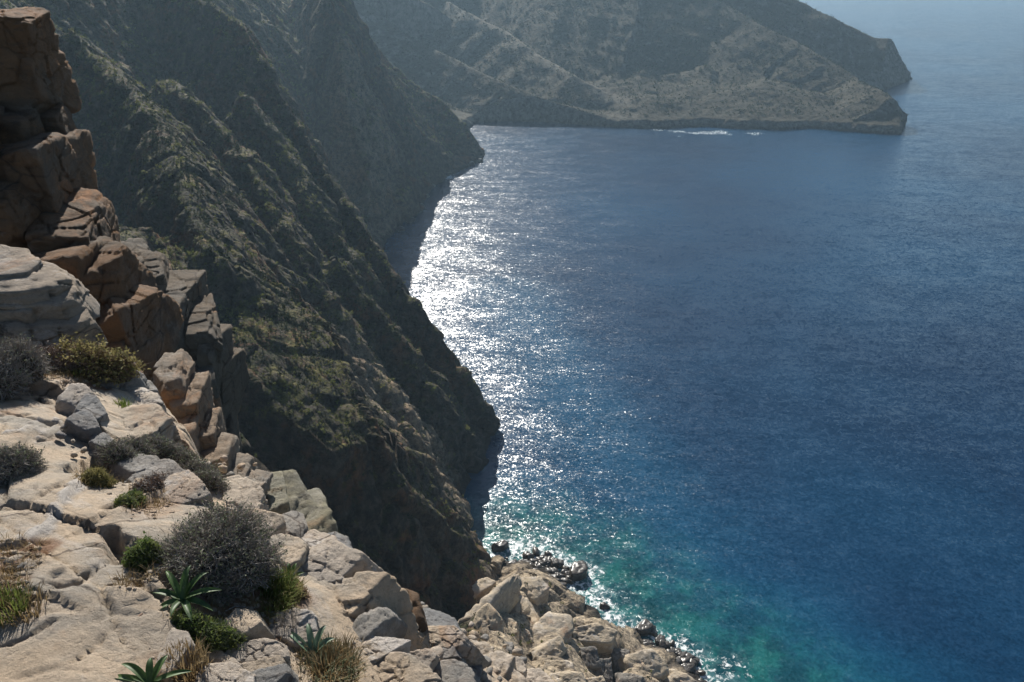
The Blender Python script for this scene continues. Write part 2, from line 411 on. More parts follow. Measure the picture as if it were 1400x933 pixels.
def pale_mask(X, Y, Z):
    p = np.zeros(X.shape, np.float32)
    # pale bare face below the middle rib, and the near spur down by the beach
    a, _, _, _ = segdist(X, Y, pl(('p', 520, 520, 186), ('p', 560, 600, 180), ('p', 610, 680, 178)))
    p = np.maximum(p, sstep(22, 8, a) * .55)
    a, _, _, _ = segdist(X, Y, pl(('p', 484, 60, 465), ('p', 500, 235, 428)))
    p = np.maximum(p, sstep(30, 10, a) * .5)
    p = np.maximum(p, sstep(0, 6, X + 9) * sstep(175, 160, Y) * sstep(60, 50, Z))
    # low shore cliffs of the far hill, and sunlight painted paler along its spur crest
    p = np.maximum(p, sstep(640, 660, np.hypot(X, Y)) * sstep(11, 6, Z) * .3 * (X < 110))
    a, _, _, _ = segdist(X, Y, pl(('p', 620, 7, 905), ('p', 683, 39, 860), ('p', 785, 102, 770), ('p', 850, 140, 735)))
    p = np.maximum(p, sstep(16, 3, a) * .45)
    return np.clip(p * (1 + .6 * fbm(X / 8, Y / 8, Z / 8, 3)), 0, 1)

az1 = np.radians(np.concatenate([np.arange(-50, -33, .22), np.arange(-33, 2, .085), np.arange(2, 22, .15)]))
r1 = np.concatenate([np.arange(15, 110, .62), np.arange(110, 165, .30), np.arange(165, 300, .33), np.arange(300, 460, .6), np.arange(460, 656, .9)])
coast_o, P1, N1, Z1 = terrain('coast_cliff', az1, r1, M_CLIFF, True)
tag(coast_o, 'steep scrubby rock cliffs falling from the left into the sea', kind='structure')
az2 = np.radians(np.arange(-24, 34, .1)); r2 = np.concatenate([np.arange(r1[-1], 900, 1.1), np.arange(900, 1500, 2.6)])
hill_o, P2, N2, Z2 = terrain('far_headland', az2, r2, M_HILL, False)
tag(hill_o, 'hazy brown headland with low shore cliffs across the bay', kind='structure')

# ------------------------------------------------------------------ sea
def build_sea():
    az = np.radians(np.concatenate([np.arange(-180, -30, 6.), np.arange(-30, 40, .35), np.arange(40, 181, 6.)]))
    rs = np.concatenate([[1., 60], np.arange(110, 300, .8), np.arange(300, 1000, 3.5), np.geomspace(1000, 9000, 40)])
    A, Rr = np.meshgrid(az, rs); X = (np.sin(A) * Rr).astype(np.float32); Y = (np.cos(A) * Rr).astype(np.float32)
    sdc, _, _, _ = segdist(X, Y, COAST)
    near, _, _, _ = segdist(X, Y, W([(668, 775), (700, 765), (780, 800), (850, 868), (960, 933)]) + [(62, 100), (95, 60)])
    nn = fbm(X / 14, Y / 14, X * 0, 4)
    shallow = sstep(42, 9, near + 10 * nn)
    a2, _, _, _ = segdist(X, Y, W([(690, 400), (740, 500), (815, 610), (900, 720), (960, 800)]))
    mid = np.maximum(sstep(60, 22, near + 12 * nn), sstep(34, 4, a2 + 10 * nn) * .8)
    # surf: strong at the beach and the foreland, thin elsewhere
    b1, _, _, _ = segdist(X, Y, W([(655, 770), (700, 752), (745, 758), (785, 778), (780, 810), (840, 855), (905, 880), (985, 935)]))
    foam = sstep(16, 1, b1 + 10 * nn) * .64
    b2, _, _, _ = segdist(X, Y, W([(900, 178), (960, 183), (1025, 182)]))
    foam = np.maximum(foam, sstep(11, 2, b2 + 26 * nn) * .62)
    foam = np.maximum(foam, sstep(5, .5, sdc + 3 * nn) * .35)
    b3, _, _, _ = segdist(X, Y, W([(600, 232), (612, 243)])); foam = np.maximum(foam, sstep(10, 2, b3) * .8)
    foam = foam * (Rr > 100)
    V = np.stack([X, Y, X * 0], -1).reshape(-1, 3)
    o = make_mesh('sea', V, grid_faces(*X.shape), M_SEA, attrs={'shallow': shallow.ravel(), 'mid': mid.ravel(), 'foam': foam.ravel()})
    tag(o, 'blue sea with sun glitter, turquoise over the near shallows', kind='structure')
build_sea()
# ------------------------------------------------------------------ foreground rock materials
def mat_rock(name, base=(.56, .435, .31), grey=(.43, .385, .325), white=.35, rust=.35, bumpd=.02, sc=1.0):
    k = NT(name); P = k.tc.outputs['Object'] if False else k.geo.outputs['Position']
    big = k.noise(.55 * sc, 4, .55, dist=.4); med = k.noise(2.3 * sc, 7, .66); fin = k.noise(14 * sc, 6, .7)
    lin = k.noise(1.6 * sc, 6, .62, stretch=(.55, 2.6, 3.0, .2, .3, .75))
    c = k.mix(k.rng(big, .38, .62), base, grey)
    c = k.mix(k.rng(lin, .44, .66, 0, .7), c, tuple(min(.8, q * 1.22) for q in base))
    c = k.mix(k.rng(med, .54, .72, 0, .55), c, tuple(q * .62 for q in grey))
    c = k.mix(k.math('MULTIPLY', k.rng(k.noise(.9 * sc, 6, .7, dist=.8), .54, .68), rust), c, (.42, .20, .085))
    c = k.mix(k.math('MULTIPLY', k.rng(k.noise(1.25 * sc, 8, .72, dist=1.2), .53, .62), white), c, (.66, .61, .56))
    c = k.mix(k.rng(fin, .26, .40, .4, 0), c, (.13, .11, .09))
    c = k.mix(k.rng(k.noise(30 * sc, 6, .75), .5, .66, 0, .4), c, tuple(q * .5 for q in base))
    c = k.mix(k.rng(k.noise(5 * sc, 8, .75, stretch=(1, 2.2, 2.2, 0, .3, .7)), .52, .64, 0, .5), c, tuple(q * .6 for q in grey))
    wn = k.n('ShaderNodeTexNoise'); wn.inputs['Scale'].default_value = 1.1 * sc; wn.inputs['Detail'].default_value = 6; k.l(P, wn.inputs['Vector'])
    wa = k.n('ShaderNodeVectorMath', operation='ADD'); k.l(P, wa.inputs[0]); k.l(wn.outputs['Color'], wa.inputs[1])
    cv = k.vor(.85 * sc, 'DISTANCE_TO_EDGE', vec=wa.outputs[0], stretch=(1, 2.0, 1.6, 0, .2, .7)); ck = k.math('MULTIPLY', k.rng(cv, .004, .022, 1, 0), k.rng(k.noise(.8 * sc, 3, .5), .46, .6))
    c = k.mix(k.math('MULTIPLY', ck, .7), c, (.07, .055, .045))
    v = k.attr('vein'); c = k.mix(k.math('MULTIPLY', v, k.rng(med, .3, .55, .6, 1)), c, (.56, .51, .46))
    d = k.math('MULTIPLY', k.attr('dirt'), k.rng(med, .36, .52, .35, .95)); c = k.mix(d, c, (.24, .135, .08))
    k.l(c, k.b.inputs['Base Color']); k.b.inputs['Roughness'].default_value = .86; k.b.inputs['Specular IOR Level'].default_value = .25
    h = k.math('ADD', k.math('MULTIPLY', k.noise(3.2 * sc, 13, .80), 1.5), k.math('MULTIPLY', lin, .5))
    pit = k.rng(k.noise(16 * sc, 4, .6), .30, .42); h = k.math('ADD', h, k.math('MULTIPLY', pit, .12))
    k.l(k.bump(h, 1.0, bumpd * 3.4), k.b.inputs['Normal'])
    return k.m
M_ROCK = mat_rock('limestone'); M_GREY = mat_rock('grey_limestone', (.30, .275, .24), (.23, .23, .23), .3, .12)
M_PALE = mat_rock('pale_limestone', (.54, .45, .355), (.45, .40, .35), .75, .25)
M_RUST = mat_rock('rusty_limestone', (.22, .125, .065), (.15, .12, .09), .10, 1.0, sc=.55, bumpd=.04)
M_SHOREG = mat_rock('grey_shore_rock', (.20, .18, .155), (.13, .125, .12), .25, .2, sc=.22, bumpd=.09)
M_SHORE = mat_rock('shore_rock', (.48, .39, .275), (.36, .31, .25), .4, .45, sc=.22, bumpd=.09)
def mat_plain(name, col, rough=.9, n=None, spec=.2, trans=0):
    k = NT(name); c = col
    if n: c = k.mix(k.rng(k.noise(n[0], 5, .7), .35, .65), col, n[1])
    if isinstance(c, tuple): k.b.inputs['Base Color'].default_value = (*c, 1)
    else: k.l(c, k.b.inputs['Base Color'])
    k.b.inputs['Roughness'].default_value = rough; k.b.inputs['Specular IOR Level'].default_value = spec
    if trans:
        tr = k.n('ShaderNodeBsdfTranslucent'); ms = k.n('ShaderNodeMixShader'); ms.inputs[0].default_value = trans
        if isinstance(c, tuple): tr.inputs[0].default_value = (*c, 1)
        else: k.l(c, tr.inputs[0])
        k.l(k.b.outputs[0], ms.inputs[1]); k.l(tr.outputs[0], ms.inputs[2]); k.l(ms.outputs[0], k.out.inputs[0])
    return k.m
M_WET = mat_plain('wet_dark_rock', (.028, .024, .02), .35, (1.5, (.075, .062, .05)), .5)
M_TWIG = mat_plain('grey_twigs', (.20, .175, .15), .9, (9, (.33, .30, .27)))
M_TWIGB = mat_plain('brown_twigs', (.17, .11, .075), .9, (9, (.27, .19, .14)))
M_LEAFG = mat_plain('greygreen_leaves', (.10, .125, .065), .8, (6, (.19, .20, .13)), trans=.25)
M_LEAFY = mat_plain('yellowgreen_leaves', (.14, .135, .05), .8, (6, (.33, .28, .12)), trans=.3)
M_GRASS = mat_plain('green_grass_blades', (.085, .14, .03), .7, (5, (.20, .22, .06)), trans=.35)
M_STRAW = mat_plain('dry_straw', (.27, .205, .115), .85, (7, (.25, .17, .08)), trans=.3)
M_SQUILL = mat_plain('broad_green_leaf', (.035, .075, .022), .5, (9, (.085, .15, .04)), .4, trans=.3)
M_SQUILLG = mat_plain('bluish_green_leaf', (.08, .125, .075), .5, (3, (.16, .25, .15)), .5, trans=.25)
M_SCRUB = mat_plain('cliff_scrub', (.022, .032, .014), .95, (.2, (.06, .068, .034)), trans=.2)
M_SCRUBY = mat_plain('cliff_grass', (.12, .135, .038), .95, (.15, (.19, .18, .07)), trans=.3)
M_SOIL = mat_plain('red_soil', (.26, .12, .06), .95, (4, (.33, .19, .11)))

# ------------------------------------------------------------------ the ledge
LC = [(-150, 1000, 4.3), (0, 933, 4.5), (150, 933, 4.6), (300, 933, 4.9), (450, 933, 5.3), (600, 933, 6.4), (700, 933, 8.2), (800, 960, 9.5), (640, 880, 8.6), (570, 850, 7.9), (0, 1050, 3.7), (300, 1050, 4.0), (600, 1050, 5.2),
      (0, 800, 5.2), (150, 800, 5.3), (300, 800, 5.7), (450, 800, 6.5), (560, 800, 7.6), (0, 680, 6.2), (150, 680, 6.4), (300, 700, 6.8), (400, 740, 7.2), (480, 760, 7.6), (0, 560, 7.6), (100, 560, 7.8),
      (200, 600, 8), (280, 640, 8.2), (350, 680, 7.9), (0, 500, 8.6), (100, 510, 8.8), (200, 540, 9.4), (0, 450, 9.7), (110, 460, 9.9), (-200, 900, 4.9), (-200, 700, 6.4), (-200, 500, 9.0), (-120, 450, 9.8), (180, 480, 10.6)]
LP = np.array([PT(*c) for c in LC])
def _phi(r2): return np.where(r2 > 1e-12, r2 * np.log(r2 + 1e-12), 0)
def _fit():
    n = len(LP); xy = LP[:, :2]
    K = _phi(((xy[:, None] - xy[None]) ** 2).sum(-1)) + np.eye(n) * .05
    Pm = np.hstack([np.ones((n, 1)), xy]); A = np.vstack([np.hstack([K, Pm]), np.hstack([Pm.T, np.zeros((3, 3))])])
    return np.linalg.solve(A, np.concatenate([LP[:, 2], np.zeros(3)]))
LW = _fit()
def ledge0(X, Y):
    s = LW[-3] + LW[-2] * X + LW[-1] * Y
    for i in range(len(LP)): s = s + LW[i] * _phi((X - LP[i, 0]) ** 2 + (Y - LP[i, 1]) ** 2)
    return s
def TL(u, v):
    """distance along the pixel ray to the ledge surface"""
    d = ray(u, v); lo, hi = 2.5, 18.0
    ts = np.linspace(lo, hi, 240); p = CAM + d * ts[:, None]
    g = p[:, 2] - ledge0(p[:, 0], p[:, 1]); j = np.argmax(g < 0)
    return ts[j] if g[j] < 0 else hi
def L2(pts): return [tuple(PT(u, v, TL(u, v))[:2]) for u, v in pts]
EDGE = L2([(180, 498), (215, 528), (240, 560), (258, 592), (290, 628), (330, 662), (365, 690), (395, 712), (430, 726), (470, 742), (500, 775), (540, 800), (565, 830), (590, 850), (640, 880), (690, 905), (740, 925), (790, 950)])
LEDGE_POLY = [(-16, 15)] + [(-14, 12.2)] + L2([(-150, 440), (-20, 435), (60, 440), (120, 455)]) + EDGE + [(2.2, 3.6), (1.0, 1.0), (-16, 1.0)]
CRACKS = [([(0, 699), (37, 695), (90, 664), (109, 647)], .05, .03), ([(0, 892), (40, 874), (75, 857)], .05, .022), ([(101, 909), (130, 890), (161, 866)], .03, .015),
          ([(107, 791), (124, 782), (156, 761)], .05, .022), ([(118, 745), (140, 750), (156, 758)], .04, .02), ([(150, 722), (157, 742), (163, 765)], .16, .07),
          ([(0, 573), (22, 568), (35, 560)], .04, .03), ([(42, 532), (60, 541), (75, 536), (90, 525)], .06, .04), ([(82, 576), (95, 570), (106, 566)], .06, .03),
          ([(50, 600), (65, 597), (85, 584)], .05, .03), ([(152, 571), (170, 575), (172, 592)], .03, .02), ([(152, 590), (172, 592), (182, 595)], .03, .02),
          ([(236, 650), (250, 672), (262, 690)], .04, .02), ([(150, 700), (165, 690), (220, 668)], .10, .05), ([(0, 760), (30, 752), (60, 742)], .05, .05), ([(70, 800), (90, 812), (110, 800)], .04, .04),
          ([(60, 640), (40, 655), (20, 662)], .03, .03), ([(140, 830), (170, 850), (200, 846)], .015, .03), ([(30, 930), (80, 915), (120, 920)], .015, .03)]
# edges where the bedrock steps down to the right of the walking direction: line, drop, run over which it comes back
STEPS = [([(108, 560), (98, 573), (112, 585), (135, 588), (150, 600), (168, 622)], .0, 1), ([(0, 510), (40, 520), (84, 530), (98, 540), (120, 566), (140, 590), (158, 616)], .16, .9),
         ([(150, 612), (190, 604), (228, 584), (246, 580), (262, 600), (285, 622)], .22, .8), ([(30, 756), (70, 712), (108, 656), (120, 640)], .05, .5),
         ([(157, 700), (200, 684), (222, 672)], .09, .5), ([(0, 860), (80, 842), (140, 836)], -.03, .8), ([(225, 915), (245, 870), (225, 815), (190, 780)], .14, .6),
         ([(355, 770), (372, 745), (395, 735)], .12, .5), ([(20, 800), (60, 815), (65, 790), (110, 770)], .05, .5)]
def ledge_z(X, Y, detail=True):
    z = ledge0(X, Y)
    z = z + .08 * fbm(X / 1.8, Y / 1.8, X * 0, 3) + .02 * fbm(X / .55, Y / .9, X * 0 + 5, 3)
    xr = .82 * X - .57 * Y + .12 * fbm(X / 1.5, Y / 1.5, X * 0 + 31, 2); yr = .57 * X + .82 * Y + .12 * fbm(X / 1.5, Y / 1.5, X * 0 + 37, 2)
    f1, ed, cid = voro(xr / 2.1, yr / .95, X * 0 + .5, 9); on_ = sstep(-.25, .1, fbm(X / 2.2, Y / 2.2, X * 0 + 41, 2))
    z = z + (cid - .5) * .07 * on_ + .02 * (cid - .5) * (xr - np.floor(xr / 2.1) * 2.1) * on_ - .05 * sstep(.022, .006, ed) * on_
    f1, ed, cid = voro(xr / .75 + 5, yr / .38, X * 0 + .5, 10); on2 = sstep(.0, .3, fbm(X / 1.3, Y / 1.3, X * 0 + 47, 2))
    z = z + (cid - .5) * .012 * on2 - .02 * sstep(.06, .01, ed) * on2
    for line, drop, run in STEPS:
        if not drop: continue
        p = L2(line); wob = .035 * fbm(X / .3, Y / .3, X * 0 + 2, 3)
        d, i, t, s = segdist(X + wob, Y + wob, p)
        ends = sstep(.0, .25, np.hypot(X - p[0][0], Y - p[0][1])) * sstep(.0, .25, np.hypot(X - p[-1][0], Y - p[-1][1]))
        sd = np.where(s > 0, d, -d)
        z = z - drop * sstep(-.005, .03, sd) * np.clip(1 - sd / run, 0, 1) * ends
    # thin bedding plates
    q = (z * 1.0 + .12 * X + .05 * Y + .10 * fbm(X / .8, Y / .8, X * 0 + 8, 3)) / .085
    f = q - np.floor(q); m = sstep(.15, .4, fbm(X / 1.3, Y / 1.3, X * 0 + 12, 3))
    z = z + m * (sstep(.8, 1., f) - f) * .085 * .4
    z = z + .012 * fbm(X / .12, Y / .2, X * 0, 4, .6)
    for line, dep, wd in CRACKS:
        p = L2(line); d, _, _, _ = segdist(X + .02 * fbm(X / .2, Y / .2, X * 0, 2), Y, p)
        z = z - dep * sstep(wd, wd * .25, d)
    return z
def build_ledge():
    xs = np.arange(-13, 3.0, .026); ys = np.concatenate([np.arange(1.2, 8.5, .022), np.arange(8.5, 14.6, .045)])
    X, Y = np.meshgrid(xs, ys); X = X.astype(np.float32); Y = Y.astype(np.float32)
    # keep what the lens and a small step aside can see
    fw = Y * CP; 
    z = ledge_z(X, Y)
    d, _, _, _ = segdist(X, Y, LEDGE_POLY + LEDGE_POLY[:1]); ins = inpoly(X, Y, LEDGE_POLY)
    e = np.where(ins, d, -d) + .16 * fbm(X / .5, Y / .5, X * 0, 4) + .06 * fbm(X / .15, Y / .15, X * 0, 3)
    drop = np.where(e < 0, -e * 4.5 * (1 + .25 * fbm(X / .4, Y / .4, X * 0 + 3, 3)), 0) + .25 * sstep(.35, 0, e)
    z = z - drop
    soil = np.zeros(X.shape, np.float32)
    for pts, rad in (([(60, 505), (75, 500), (92, 512), (118, 524)], .28), ([(0, 790), (30, 762), (55, 745)], .16), ([(300, 880), (340, 870), (360, 858), (330, 845)], .30), ([(250, 920), (275, 905)], .25), ([(300, 822), (390, 815)], .26), ([(140, 640), (150, 632)], .1), ([(5, 830), (10, 800)], .14)):
        a, _, _, _ = segdist(X, Y, L2(pts)); soil = np.maximum(soil, sstep(rad, rad * .4, a + .14 * fbm(X / .25, Y / .25, X * 0, 3)))
    vein = np.zeros(X.shape, np.float32)
    for pts, rad in (([(41, 740), (71, 710), (101, 673), (131, 628), (146, 622)], .05), ([(12, 600), (30, 592), (50, 568)], .02), ([(48, 600), (62, 582), (75, 566)], .02), ([(30, 775), (60, 740)], .03)):
        a, _, _, _ = segdist(X, Y, L2(pts)); vein = np.maximum(vein, sstep(rad, rad * .6, a + .09 * fbm(X / .16, Y / .16, X * 0, 4)))
    z = z + .02 * vein + soil * .02 * fbm(X / .06, Y / .06, X * 0, 3)
    V = np.stack([X, Y, z], -1).reshape(-1, 3); F = grid_faces(*X.shape)
    keep = (e.ravel()[F] > -1.6).any(1)
    # nothing behind the lens' lower left edge is needed beyond a step's reach
    dd = V - CAM; fwd = dd[:, 1] * CP - dd[:, 2] * SP; px = 700 + FP * dd[:, 0] / np.maximum(fwd, .1)
    keep &= ((px[F] > -420) & (fwd[F] > .3)).any(1)
    V, F, at = compact(V, F, keep, {'dirt': soil.ravel(), 'vein': vein.ravel()})
    o = make_mesh('rock_ledge', V, F, M_ROCK, attrs=at)
    tag(o, 'pale cracked limestone ledge sloping towards the drop', kind='structure')
build_ledge()

# ------------------------------------------------------------------ rocks cut by planes
_ico = {}
def ico(sub):
    if sub not in _ico:
        bm = bmesh.new(); bmesh.ops.create_icosphere(bm, subdivisions=sub, radius=1)
        V = np.array([v.co[:] for v in bm.verts]); F = np.array([[v.index for v in f.verts] for f in bm.faces], np.int32); bm.free(); _ico[sub] = (V, F)
    return _ico[sub]
def cut_rock(center, B, radii, planes, sub, seed, amp=.03, k=120, strata=.35):
    """B: 3x3 rows = local axes in world; planes: (normal world, distance from the centre)"""
    D, F = ico(sub); d = (D * np.asarray(radii)) @ np.asarray(B)
    N = np.array([p[0] for p in planes]); q = np.array([p[1] for p in planes])
    r = np.maximum(d @ N.T / q, 1e-4); s = (r ** k).sum(1) ** (-1 / k)
    V = d * s[:, None]
    size = float(np.max(radii)); P = V + center + seed * 3.7
    f = size * .55
    f1, ed, cid = voro(*(P / (f * .62)).T.astype(np.float32)); 
    n = (fbm(*(P / f).T, 4, .6) * .6 + .5 * fbm(*(P / (f * .35)).T, 5, .68, True) + (cid - .5) * 1.7 - 1.6 * sstep(.05, .0, ed))
    bz = (P[:, 2] + .18 * P[:, 0]) / (size * .21) + .8 * fbm(*(P / (size * .8)).T, 2)
    fb = bz - np.floor(bz); n = n + strata * (np.sin(np.floor(bz) * 12.9) * .5 - sstep(.12, .0, np.minimum(fb, 1 - fb)) * 1.1)
    V = V * (1 + (amp * n * size / (np.linalg.norm(V, axis=1) + 1e-6)).clip(-.3, .3))[:, None]
    return V + center, F
def basis(n):
    n = np.asarray(n, float); n /= np.linalg.norm(n); a = np.cross(n, [0, 1, 0.01]); a /= np.linalg.norm(a); b = np.cross(n, a); return np.array([a, b, n])
def top_rock(px, t, th, tilt=(0, 0), sub=4, seed=0, amp=.03, flare=(-.1, .55), lift=0.0):
    """rock whose upper face is the pixel outline px laid on a tilted plane at distance t; th = thickness in metres"""
    rs = np.random.default_rng(seed + 100)
    px = np.array(px, float); uc, vc = px.mean(0)
    C0 = PT(uc, vc, t); n = np.array([tilt[0], tilt[1], 1.0]); n /= np.linalg.norm(n)
    Q = []
    for u, v in px:
        d = ray(u, v); Q.append(CAM + d * (((C0 - CAM) @ n) / (d @ n)))
    Q = np.array(Q); B = basis(n); C0 = Q.mean(0); Q = C0 + (Q - C0) * 1.28; ctr = C0 - n * th * .5
    planes = [(n, th * .5), (-n, th * .5)]
    # convex order
    a = (Q - C0) @ B[0]; b = (Q - C0) @ B[1]; o = np.argsort(np.arctan2(b, a)); a, b = a[o], b[o]; m = len(a)
    for i in range(m):
        dx, dy = a[(i + 1) % m] - a[i], b[(i + 1) % m] - b[i]; L = math.hypot(dx, dy)
        if L < 1e-4: continue
        nx, ny = dy / L, -dx / L; dist = nx * a[i] + ny * b[i]
        if dist <= .03: dist = .03
        fl = rs.uniform(*flare); nn = (B[0] * nx + B[1] * ny) * math.cos(fl) + n * math.sin(fl)
        planes.append((nn, dist * math.cos(fl) + th * .5 * math.sin(fl)))
    for _ in range(9):    # chipped corners and slanting breaks
        v = rs.normal(size=3); v[2] = abs(v[2]) * rs.choice([.6, 2.6]); v = v / np.linalg.norm(v) @ B
        ext = max((Q - ctr) @ v); planes.append((v, max(ext * rs.uniform(.80, .97), .03)))
    radii = (max(abs(a)) * 1.02, max(abs(b)) * 1.02, th * .5)
    return cut_rock(ctr, B, radii, planes, sub, seed, amp), ctr
def free_rock(center, radii, seed, sub=4, nplanes=11, amp=.035, yaw=None, k=120, strata=.3, box=0):
    rs = np.random.default_rng(seed + 500); yaw = rs.uniform(0, 6.28) if yaw is None else yaw
    B = np.array([[math.cos(yaw), math.sin(yaw), 0], [-math.sin(yaw), math.cos(yaw), 0], [0, 0, 1]])
    planes = []
    for _ in range(nplanes):
        v = rs.normal(size=3); v /= np.linalg.norm(v); w_ = v @ B; planes.append((w_, np.linalg.norm(v * radii) * (rs.uniform(.68, .95) if not box else rs.uniform(.95, 1.25))))
    for s_, ax in ((1, 0), (-1, 0), (1, 1), (-1, 1), (1, 2), (-1, 2)):
        v = B[ax] * s_ + rs.normal(size=3) * .12 * box; planes.append((v / np.linalg.norm(v), radii[ax] * rs.uniform(.8, 1)))
    return cut_rock(np.asarray(center, float), B, np.asarray(radii) * (1.35 if box else 1), planes, sub, seed, amp, k, strata)
def join(parts):
    Vs, Fs, o = [], [], 0
    for V, F in parts: Vs.append(V); Fs.append(F + o); o += len(V)
    return np.concatenate(Vs), np.concatenate(Fs)
def add_rock(VF, mat, label, cat='rock', group=None, name='rock'):
    V, F = VF; c = V.mean(0); c[2] = V[:, 2].min()
    o = make_mesh(name, V, F, mat, loc=c); return tag(o, label, cat, group)

